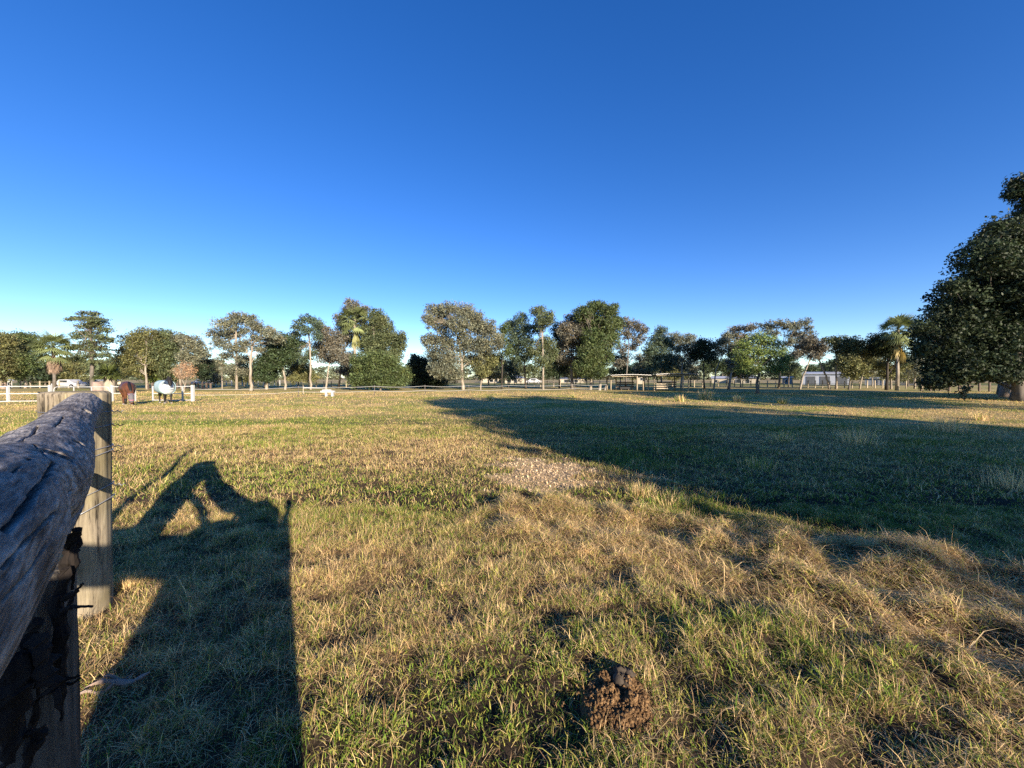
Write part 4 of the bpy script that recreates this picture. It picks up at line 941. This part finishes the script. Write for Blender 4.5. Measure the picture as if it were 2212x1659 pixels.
# ---------------- white fences ----------------
def rail_fence(name, label, posts, rails, mat, pw, rw, group=None, extra=None):
    """posts: (px, D, height) ; rails: heights"""
    b = at(posts[0][0], HY, posts[0][1]); t = empty(name, (b[0], b[1], 0), label, 'fence', group)
    pts = []
    for px, D, h, w in posts:
        p = at(px, HY, D); g = float(gh(p[0], p[1])); m = MB(); m.box((p[0], p[1], g+h/2-.05), (w, w, h+.1)); m.build('post', mat, t, bevel=.01 if w > .1 else None); pts.append((p[0], p[1], g))
    for z in rails:
        m = MB()
        for a, b_ in zip(pts[:-1], pts[1:]): m.bar((a[0], a[1]-.03, a[2]+z), (b_[0], b_[1]-.03, b_[2]+z), rw)
        m.build('rail', mat, t)
    if extra: extra(t, pts)
    return t
W = MT['white_paint']
rail_fence('white_fence', 'white three rail fence panel at the far left of the photo', [(-60,26.5,1.15,.14),(17,27.5,1.15,.13),(108,28.0,1.2,.16)], (.06,.60,1.12), W, .14, .055, 'white horse fence panels')
rail_fence('white_fence', 'white rail fence panel between the strainer post and the brown horse', [(242,28.0,1.2,.12),(292,28.2,1.1,.06)], (1.08,.60), W, .1, .05, 'white horse fence panels')
rail_fence('white_fence', 'white pipe fence panel with thick end post right of the rugged horse', [(330,28.2,1.1,.07),(394,28,1.05,.08),(416,28,1.18,.17)], (.10,.58,1.10), W, .1, .05, 'white horse fence panels')
g = at(120, HY, 28); t = empty('pipe_gate', (g[0], g[1], 0), 'white pipe gate with rounded corners behind the strainer post', 'gate')
m = MB(); a = at(116, HY, 28); b = at(236, HY, 28); z0, z1 = .15, 1.05
loop = [(a[0], z0), (a[0], z1-.2), (a[0]+.06, z1-.06), (a[0]+.2, z1), (b[0]-.2, z1), (b[0]-.06, z1-.06), (b[0], z1-.2), (b[0], z0), (a[0], z0)]
m.tube([(x, 28, z) for x, z in loop], .028, 8); m.build('frame', W, t)
for z in (.40, .70):
    m = MB(); m.bar((a[0], 28, z), (b[0], 28, z), .04); m.build('bar', W, t)
for k in (.36, .68): m = MB(); x = a[0]*(1-k)+b[0]*k; m.bar((x, 28, z0), (x, 28, z1), .045); m.build('upright', W, t)
# tyre tub
D = dep(858); c = at(98, 852, D); o = empty('feed_tub', (c[0], c[1], 0), 'black round tub on the grass behind the left white fence panel', 'tub'); m = MB()
m.tube([(c[0], c[1], .0), (c[0], c[1], .1), (c[0], c[1], .42), (c[0], c[1], .46)], [.36,.42,.46,.44], 18); m.build('tub', MT['black_rub'], o); m = MB(); m.tube([(c[0]+.42*math.cos(a), c[1]+.42*math.sin(a), .46) for a in np.linspace(0, 6.283, 25)], .03, 6); m.build('rim', MT['black_rub'], o)
# stout palm stumps
def stump(px, py, D, r, h, label, fronds=True, bark='bark_pale'):
    a = at(px, py, D); a[2] = 0; t = empty('stout_palm' if fronds else 'tree_stump', a, label, 'palm' if fronds else 'stump'); m = MB()
    m.tube([a, a+[0,0,h*.3], a+[.02,0,h*.7], a+[0,0,h]], [r*1.15, r, r*.95, r*.9], 12, jit=.15); m.build('trunk', MT[bark], t, smooth=True)
    if fronds:
        V = []; n = 80
        for i in range(n):
            az = random.uniform(0, 6.28); el = random.uniform(-.1, 1.35); L = random.uniform(1.0, 1.9)
            top = np.array([0, 0, h]); d = np.array([math.cos(az)*math.cos(el), math.sin(az)*math.cos(el), math.sin(el)])
            s = np.cross(d, [0, 0, 1.]); s /= np.linalg.norm(s)+1e-6
            for k in range(7):
                o_ = (k-3)/3; dd = d+s*o_*.35; dd /= np.linalg.norm(dd); p0 = top+d*L*.35; p1 = top+d*L*.35+dd*L*.65; p1[2] -= .28*L*abs(o_)+.15; mid = (p0+p1)/2+[0,0,.12]
                w = s*.085; V += [p0, mid-w, p1, mid+w]
        V = np.array(V); C = np.repeat(np.array([.14,.17,.05])*(.6+.8*rng.random((len(V)//4, 1))), 4, 0)
        link('fronds', mesh_np('fronds', V, np.arange(len(V)//4)[:, None]*4+np.array([[0,1,2,3]]), None, C), MT['leaf'], t)
stump(236, 846, 42, .50, 1.9, 'stout pale palm with a tuft of green fronds just behind the strainer post')
stump(212, 842, 46, .62, 1.2, 'short pale reddish stump left of the stout palm', False, 'bark_pink')

# ---------------- fan palms ----------------
def fan_palm(name, label, px, py, D, top, r, R_, skirt=True, nf=34, green=(.25,.29,.12), yellow=None, skirt_len=1.0):
    a = at(px, py, D); a[2] = float(gh(a[0], a[1])); h = at(px, top, D)[2]-a[2]; t = empty(name, a, label, 'palm')
    m = MB(); m.tube([a-[0,0,.1], a+[.05,0,h*.3], a+[-.04,0,h*.65], a+[0,0,h]], [r*1.3, r, r*.85, r*.9], 10, jit=.1); m.build('trunk', MT['bark_grey' if not yellow else 'bark_pale'], t, smooth=True)
    def fans(n, el0, el1, colr, L0, L1, droop, seg=13, spread=1.5):
        V = []; C = []
        for i in range(n):
            az = random.uniform(0, 6.28); el = random.uniform(el0, el1); L = random.uniform(L0, L1)*R_
            d = np.array([math.cos(az)*math.cos(el), math.sin(az)*math.cos(el), math.sin(el)]); s = np.cross(d, [0,0,1.]); s /= np.linalg.norm(s)+1e-6; u = np.cross(s, d)
            top_ = np.array([0, 0, h-(.0 if el > -.5 else random.uniform(0, .5)*R_*.8)]); hub = top_+d*L*.5; c = np.array(colr)*random.uniform(.6, 1.35)
            V += [top_-s*.03, top_+s*.03, hub+s*.02, hub-s*.02]; C += [c*.8]*4
            for k in range(seg):
                an = (k/(seg-1)-.5)*2*spread; dd = d*math.cos(an)+s*math.sin(an); p1 = hub+dd*L*.5; p1[2] -= droop*L*(.25+.3*abs(math.sin(an))); mid = (hub+p1)/2+u*.04*R_
                w = np.cross(dd, u)*.055*R_*.5; V += [hub, mid-w, p1, mid+w]; C += [c*random.uniform(.8, 1.2)]*4
        return np.array(V), np.array(C)
    def put(nm, V, C): link(nm, mesh_np(nm, V, np.arange(len(V)//4)[:, None]*4+np.array([[0,1,2,3]]), None, C), MT['leaf'], t)
    put('fronds', *fans(nf*2, -.75, 1.25, green, .8, 1.25, .5))
    if skirt: put('dead_skirt', *fans(int(nf*1.5), -1.56, -1.30, (.27,.19,.13), .8*skirt_len, 1.35*skirt_len, .3, 7, .30))
    if yellow: put('hanging_fronds', *fans(14, -1.56, -1.3, yellow, 1.0, 1.6, .3, 6, .25))
fan_palm('fan_palm', 'fan palm with hanging skirt of dead brown fronds, left of the tall layered tree', 117, 840, 52, 748, .17, 2.3, nf=44)
fan_palm('fan_palm', 'tall palm with yellow green hanging fronds rising out of the tallest grey tree', 767, 836, 57, 690, .2, 2.6, skirt=False, nf=26, yellow=(.34,.34,.13))
fan_palm('fan_palm', 'fan palm with golden hanging fronds between the dark topped tree and the huge dark tree', 1938, 838, 50, 712, .17, 2.4, skirt=True, nf=36, yellow=(.42,.33,.12), skirt_len=.5)

# ---------------- electric tape fence ----------------
el = [(416,28,1.05),(645,35,1.0),(809,37,1.0),(918,38.5,1.0),(1013,40.5,.95),(1099,42.5,.95),(1242,44.5,.95),(1310,46,.9)]
b = at(645, HY, 35); t = empty('electric_fence', (b[0], b[1], 0), 'thin electric tape fence on steel pickets crossing behind the paddock', 'fence'); P = []
for i, (px, D, h) in enumerate(el):
    p = at(px, HY, D); g = float(gh(p[0], p[1])); P.append(np.array([p[0], p[1], g]))
    if i: m = MB(); m.box((p[0], p[1], g+h/2-.1), (.05,.05,h+.2)); pk = m.build('picket', MT['steel'], t); m = MB(); m.box((p[0], p[1]-.03, g+h), (.05,.07,.06)); m.sub('insulator', MT['black_rub'], pk)
for z in (.88, .45):
    m = MB(); pts = []
    for a, c in zip(P[:-1], P[1:]):
        for k in range(6): s = k/6; q = a*(1-s)+c*s; pts.append((q[0], q[1]-.06, q[2]+z-.10*math.sin(math.pi*s)))
    m.tube(pts+[tuple(P[-1]+[0,-.06,z])], .014, 4); m.build('tape', MT['tape'], t)
p = at(1001, HY, 39.5); o = empty('marker', (p[0], p[1], 0), 'small white bottle hung on the electric fence right of centre-left', 'marker')
p = at(1001, 846, 40); 
bpy.data.objects.remove(o)
# white concrete jump / bench
D = dep(857); a = at(708, HY, D); g = float(gh(a[0], a[1])); t = empty('low_bench', (a[0], a[1], g), 'low white concrete bench-shaped block on two legs in front of the electric fence', 'bench')
m = MB(); m.box((a[0], a[1], g+.43), (1.15,.45,.16), rz=.1); m.build('seat', MT['concrete'], t, bevel=.02)
m = MB(); m.box((a[0]-.12, a[1]+.1, g+.56), (.75,.3,.1), rz=.1); m.build('slab', MT['concrete'], t, bevel=.02)
for dx in (-.12, .42): m = MB(); m.box((a[0]+dx, a[1], g+.16), (.16,.34,.4), rz=.1); m.build('leg', MT['concrete'], t, bevel=.01)
p0 = at(655, HY, 42); t = empty('hitching_rail', (p0[0], p0[1], 0), 'white horizontal pole on short uprights behind the low white bench', 'rail'); m = MB(); a = at(655, 838, 40); b = at(706, 838, 40); m.tube([a, b], .05, 8); m.build('pole', W, t)
for q in (a, b): m = MB(); m.box((q[0], q[1], q[2]/2), (.06,.06,q[2])); m.build('upright', MT['timber'], t)

# ---------------- horse shelters ----------------
def shelter(label, x0, x1, D, topl, topr, dx=3.6, rail_l=None):
    a = at(x0, HY, D); b = at(x1, HY, D); g = 0.0
    t = empty('horse_shelter', ((a[0]+b[0])/2, D, 0), label, 'shelter', 'open horse shelters')
    hl = CAM_H-(topl-HY)/F*D; wd = b[0]-a[0]; dp = 3.4
    xs = [a[0]+.15, a[0]+wd*.66, b[0]-.15]
    pos = [(a[0]+.15, D+.2, hl-.1), (a[0]+wd*.70, D-1.2, hl+.05), (b[0]-.15, D, hl), (a[0]+wd*.38, D+dp, hl-.15), (b[0]-.5, D+dp, hl-.12), (a[0]+.3, D+dp-.6, hl-.2)]
    for x, y, h in pos: m = MB(); m.tube([(x, y, -.1), (x, y, h/2), (x, y, h)], .085, 8, jit=.1); m.build('post', MT['timber'], t, smooth=True)
    m = MB(); nr = 26; vs = []
    for j in range(2):
        for i in range(nr+1):
            k = i/nr; vs.append((a[0]-.35+(wd+.8)*k, D-1.7+j*(dp+2.6)+k*.3, hl+.14-j*.35+.035*(i % 2)+.1*math.sin(k*3.0)))
    m.add(vs, [(i, i+1, nr+2+i, nr+1+i) for i in range(nr)]); o = m.build('roof', MT['tin'], t); md = o.modifiers.new('s', 'SOLIDIFY'); md.thickness = .05
    m = MB(); m.bar((a[0]-.1, D-1.2, hl+.0), (b[0]+.1, D-.6, hl+.02), .06, .12); m.build('beam', MT['timber'], t)
    for z in (.45, .80, 1.05):
        m = MB(); m.bar((a[0]+wd*.38, D+dp-.15, z), (b[0]-.3, D+dp-.15, z), .05, .16); m.build('rail', MT['old_rail'], t)
    return t, a, b, dp
shelter('left open horse shelter with tin roof on timber posts, beside the tallest round crown', 1318, 1392, 50, 813, 812)
s2, a, b, dp = shelter('right open horse shelter with pale timber panel low on its left side', 1412, 1490, 49, 811, 811)
for z in (.35, .62, .9): m = MB(); m.bar((a[0]+.2, 48.6, z), (a[0]+1.7, 48.7, z), .05, .14); m.build('panel_board', MT['timber'], s2)
D = 52; c = at(1349, HY, D); o = empty('water_trough', (c[0], c[1], 0), 'dark water trough under the left horse shelter', 'trough'); m = MB(); m.box((c[0], c[1], .3), (1.4,.6,.28)); m.build('basin', MT['black_rub'], o, bevel=.05)
for dx in (-.5, .5): m = MB(); m.box((c[0]+dx, c[1], .08), (.1,.5,.2)); m.build('leg', MT['old_rail'], o)
# old rails and stumps left of the shelters
for i, (px, D, h, w, lab) in enumerate(((1296,50,.9,.22,'pale forked stump just left of the left horse shelter'),(1308,51,.7,.16,'slim short stump beside the left horse shelter'),(1421,51,.8,.12,'short pale post between the two horse shelters'))):
    a = at(px, HY, D); t = empty('tree_stump', (a[0], a[1], 0), lab, 'stump', 'pale stumps near the horse shelters'); m = MB(); m.tube([(a[0]-.1,D,-.1),(a[0],D,h*.5),(a[0]+.05,D,h)], [w*1.2,w*.8,w*.7], 8, jit=.2)
    m.build('stump', MT['bark_pale'], t)

# ---------------- far post and rail fences ----------------
def wire_fence(label, x0, x1, D0, D1, n, h, mat='timber', w=.12, wires=(.4,.75), wmat='steel', group='post and wire fences behind the trees'):
    a = at(x0, HY, D0); b = at(x1, HY, D1); t = empty('paddock_fence', ((a[0]+b[0])/2, (a[1]+b[1])/2, 0), label, 'fence', group)
    for i in range(n):
        s = i/(n-1); q = a*(1-s)+b*s; g = float(gh(q[0], q[1])); m = MB(); m.box((q[0], q[1], g+h/2-.1), (w, w, h*random.uniform(.9, 1.08)+.2), tilt=random.uniform(-.03, .03)); m.build('post', MT[mat], t)
    for z in wires:
        m = MB(); m.bar((a[0], a[1], z), (b[0], b[1], z), .035); m.build('wire', MT[wmat], t)
wire_fence('white posted fence across the far green paddock left of centre', 455, 640, 80, 78, 17, 1.15, 'white_paint', .14)
wire_fence('post and wire fence behind the middle trees in front of the cream houses', 1040, 1310, 72, 72, 20, 1.2)
wire_fence('post and wire fence behind the right horse shelter', 1500, 1730, 68, 66, 14, 1.2)
wire_fence('post and wire fence in front of the white shed and blue sheds', 1730, 2010, 62, 58, 18, 1.2)
wire_fence('dark rail fence seen under the big dark tree', 1990, 2230, 48, 44, 12, 1.2, 'old_rail', .14, (.4,.75,1.1), 'old_rail')
wire_fence('rail fence behind the gate and palms at the far left', -20, 250, 60, 62, 14, 1.2, 'timber', .12, (.5,1.0), 'timber')
wire_fence('dark stake fence under the gum cluster between the horses', 320, 455, 56, 56, 16, .95, 'old_rail', .16, (.8,), 'old_rail')
wire_fence('post and rail fence behind the feathery tree', 600, 780, 66, 68, 12, 1.1, 'timber', .12, (.5,.95), 'timber')

# ---------------- buildings ----------------
def house(name, label, x0, x1, D, wall_top, ridge, roofm, wallm, depth=9, hip=True, wins=(), group=None, cat='house', doors=(), door_mat='shutter', lean=False):
    a = at(x0, HY, D); b = at(x1, HY, D); zt = CAM_H-(wall_top-HY)/F*D; zr = CAM_H-(ridge-HY)/F*D; wd = b[0]-a[0]; cx = (a[0]+b[0])/2; cy = D+depth/2
    t = empty(name, (cx, D, 0), label, cat, group); azb = math.atan2(cx, D); t.rotation_euler = (0, 0, -azb); t.scale = (math.cos(azb), 1, 1)
    m = MB(); m.box((cx, cy, zt/2-.1), (wd, depth, zt+.2)); m.build('wall', MT[wallm], t)
    e = .5; m = MB(); z = zt+.003; ov = .35
    x0_, x1_, y0_, y1_ = cx-wd/2-ov, cx+wd/2+ov, D-ov, D+depth+ov
    if lean: vs = [(x0_,y0_,z),(x1_,y0_,z),(x1_,y1_,zr),(x0_,y1_,zr),(x0_,y0_,z+.15),(x1_,y0_,z+.15),(x1_,y1_,zr+.15),(x0_,y1_,zr+.15)]; fs = [(0,3,2,1),(4,5,6,7),(0,1,5,4),(1,2,6,5),(2,3,7,6),(3,0,4,7)]
    else:
        hr = min(wd, depth)*.32 if hip else 0
        vs = [(x0_,y0_,z),(x1_,y0_,z),(x1_,y1_,z),(x0_,y1_,z),(x0_+hr,cy,zr),(x1_-hr,cy,zr)]; fs = [(3,2,1,0),(0,1,5,4),(1,2,5),(2,3,4,5),(3,0,4)]
    m.add(vs, fs); m.build('roof', MT[roofm], t)
    for k0, k1, z0, z1 in wins:
        m = MB(); x_ = cx-wd/2+wd*(k0+k1)/2; m.box((x_, D-.02, zt*(z0+z1)/2), (wd*(k1-k0), .05, zt*(z1-z0))); f = m.build('window', MT['glass'], t); m = MB(); w_ = wd*(k1-k0)+.12; h_ = zt*(z1-z0)+.12; zc_ = zt*(z0+z1)/2; m.box((x_, D-.04, zc_+h_/2-.03), (w_, .07, .06)); m.box((x_, D-.04, zc_-h_/2+.03), (w_, .07, .06)); m.box((x_-w_/2+.03, D-.04, zc_), (.06, .07, h_-.13)); m.box((x_+w_/2-.03, D-.04, zc_), (.06, .07, h_-.13)); m.sub('frame', MT['roof_white'], f)
    for k0, k1, z1 in doors:
        m = MB(); x_ = cx-wd/2+wd*(k0+k1)/2; m.box((x_, D-.03, zt*z1/2), (wd*(k1-k0), .06, zt*z1)); m.build('door', MT[door_mat], t)
    return t, a, b, zt
t, a, b, zt = house('house', 'cream house with grey roof and solar panels, left of the two central ones', 1042, 1088, 118, 817, 811.5, 'roof_grey', 'cream', wins=((.35,.5,.2,.75),(.6,.72,.2,.75)), doors=((.8,.86,.8),), door_mat='glass')
m = MB(); m.add([(a[0]+1.2, 118.0, zt+.25), (b[0]-1, 118.0, zt+.25), (b[0]-1.4, 120.3, zt+.62), (a[0]+1.6, 120.3, zt+.62)], [(0,1,2,3)]); o = m.build('solar_panel', MT['glass'], t); md = o.modifiers.new('s', 'SOLIDIFY'); md.thickness = .1
house('house', 'cream house with pale grey hip roof, right of the two central houses', 1091, 1134, 112, 817, 811, 'roof_grey', 'cream', wins=((.12,.3,.15,.75),(.45,.6,.15,.75)))
house('house', 'small cream building with dark opening behind the brown trunk tree', 1208, 1262, 116, 818, 813, 'roof_grey', 'cream', wins=((.2,.45,.15,.8),(.6,.75,.2,.7)))
house('house', 'pale yellow building left of the low white roofed house', 1538, 1572, 110, 817.5, 812.5, 'roof_white', 'cream', hip=False, wins=((.2,.35,.2,.7),))
house('house', 'low house with white hip roof behind the brownish tree', 1584, 1640, 105, 817, 810, 'roof_white', 'cream', wins=((.1,.3,.15,.8),(.5,.62,.15,.8)))
house('outbuilding', 'small cream hut seen through the left horse shelter', 1378, 1392, 100, 813, 811, 'roof_white', 'cream', depth=4, wins=((.4,.7,.5,.8),), cat='hut')
house('outbuilding', 'small pale blue shed between the bright green tree and the white shed', 1690, 1712, 100, 816, 813, 'roof_white', 'zinc', depth=5, hip=False, cat='shed', wins=((.3,.5,.3,.7),))
t, a, b, zt = house('machinery_shed', 'long white roofed shed with three dark roller doors', 1731, 1834, 92, 808.5, 803, 'roof_white', 'shed_wall', depth=12, cat='shed', lean=True, doors=((.09,.29,.80),(.39,.60,.80),(.75,.955,.80)))
house('outbuilding', 'blue grey shed half hidden behind the small olive gum', 1868, 1914, 86, 818, 816, 'zinc', 'zinc', depth=6, cat='shed', lean=True, wins=((.6,.64,.1,.9),(.8,.84,.1,.9)))
house('outbuilding', 'long low shed with bluish roof behind the white leaning gum', 1945, 2000, 84, 821, 816, 'zinc', 'shutter', depth=7, cat='shed', hip=False, wins=((.3,.5,.2,.8),))
house('house', 'dark house with grey gable roof hidden in the bushes behind the fan palm', 128, 164, 84, 812, 797, 'roof_grey', 'shutter', depth=8, hip=False, wins=((.75,.9,.5,.8),))
house('outbuilding', 'long low cream building behind the pipe gate', 166, 262, 92, 823, 819.5, 'roof_white', 'cream', depth=6, hip=False, cat='shed', wins=((.2,.4,.3,.8),))
house('outbuilding', 'small white hut behind the left white fence panel', 12, 26, 66, 822, 818, 'roof_white', 'white_paint', depth=3, cat='hut', wins=((.3,.6,.3,.7),))
def car(label, px, D, colr, L=4.3, group='cars parked by the far buildings'):
    a = at(px, HY, D); t = empty('parked_car', (a[0], a[1], 0), label, 'car', group); m = MB(); x, y = a[0], a[1]
    prof = [(-.5,.35),(-.5,.75),(-.33,.85),(-.2,1.38),(.18,1.42),(.34,.95),(.5,.82),(.5,.35)]
    vs = [(x+u*L, y+s, z) for s in (-.85,.85) for u, z in prof]; n = len(prof); m.add(vs, [tuple(range(n)), tuple(range(2*n-1, n-1, -1))]+[(i, n+i, n+(i+1) % n, (i+1) % n) for i in range(n)]); m.build('body', colr, t, bevel=.05)
    m = MB(); m.box((x-.01*L, y-.86, 1.1), (.38*L*.8,.03,.32)); m.build('window', MT['glass'], t)
    for u in (-.3,.32): m = MB(); m.tube([(x+u*L, y-.92, .33), (x+u*L, y-.7, .33)], .33, 14); wh = m.build('wheel', MT['black_rub'], t); m = MB(); m.tube([(x+u*L, y-.94, .33), (x+u*L, y-.91, .33)], .18, 10); m.sub('rim', MT['galv'], wh)
car('white car parked under the trees right of the central houses', 1152, 104, MT['roof_white'])
car('white car parked behind the gum cluster right of the rugged horse', 440, 84, MT['roof_white'])
car('white car parked behind the pipe gate at the far left', 150, 62, MT['roof_white'], 4.0)
car('dark vehicle in front of the long low cream building', 186, 76, MT['shutter'], 4.6)
# ---------------- world, sun, camera ----------------
w = bpy.data.worlds.new('World'); sc.world = w; w.use_nodes = True
nt = w.node_tree; bg = nt.nodes['Background']; sk = nt.nodes.new('ShaderNodeTexSky'); sk.sky_type = 'NISHITA'; sk.sun_disc = False
sk.sun_elevation = SUN_EL; sk.sun_rotation = SUN_AZ; sk.air_density = .7; sk.dust_density = 0; sk.ozone_density = 1.8; sk.altitude = 0
hs = nt.nodes.new('ShaderNodeHueSaturation'); hs.inputs['Saturation'].default_value = 1.40; hs.inputs['Value'].default_value = 1.27; hs.inputs['Hue'].default_value = .517
gm = nt.nodes.new('ShaderNodeGamma'); gm.inputs[1].default_value = .90; nt.links.new(sk.outputs[0], gm.inputs[0]); nt.links.new(gm.outputs[0], hs.inputs['Color']); nt.links.new(hs.outputs[0], bg.inputs[0]); bg.inputs[1].default_value = .10
sun = bpy.data.lights.new('sun', 'SUN'); sun.energy = 5.0; sun.angle = R(.55); sun.color = (1, .86, .69)
so = bpy.data.objects.new('sun', sun); col.objects.link(so); so.rotation_mode = 'QUATERNION'; so.rotation_quaternion = S.to_track_quat('Z', 'Y'); so.location = tuple(S*40)
cam = bpy.data.cameras.new('camera'); cam.sensor_width = 36; cam.lens = F/2212*36; cam.clip_end = 5000; cam.clip_start = .03
co = bpy.data.objects.new('camera', cam); col.objects.link(co); co.location = (0, 0, CAM_H); co.rotation_euler = (R(90)-math.atan(14.5/F), 0, 0); sc.camera = co
sc.view_settings.view_transform = 'Standard'; sc.view_settings.look = 'None'; sc.view_settings.exposure = 1.15; sc.view_settings.gamma = 1
sc.cycles.max_bounces = 6; sc.cycles.diffuse_bounces = 3; sc.cycles.transmission_bounces = 3; sc.cycles.use_denoising = False
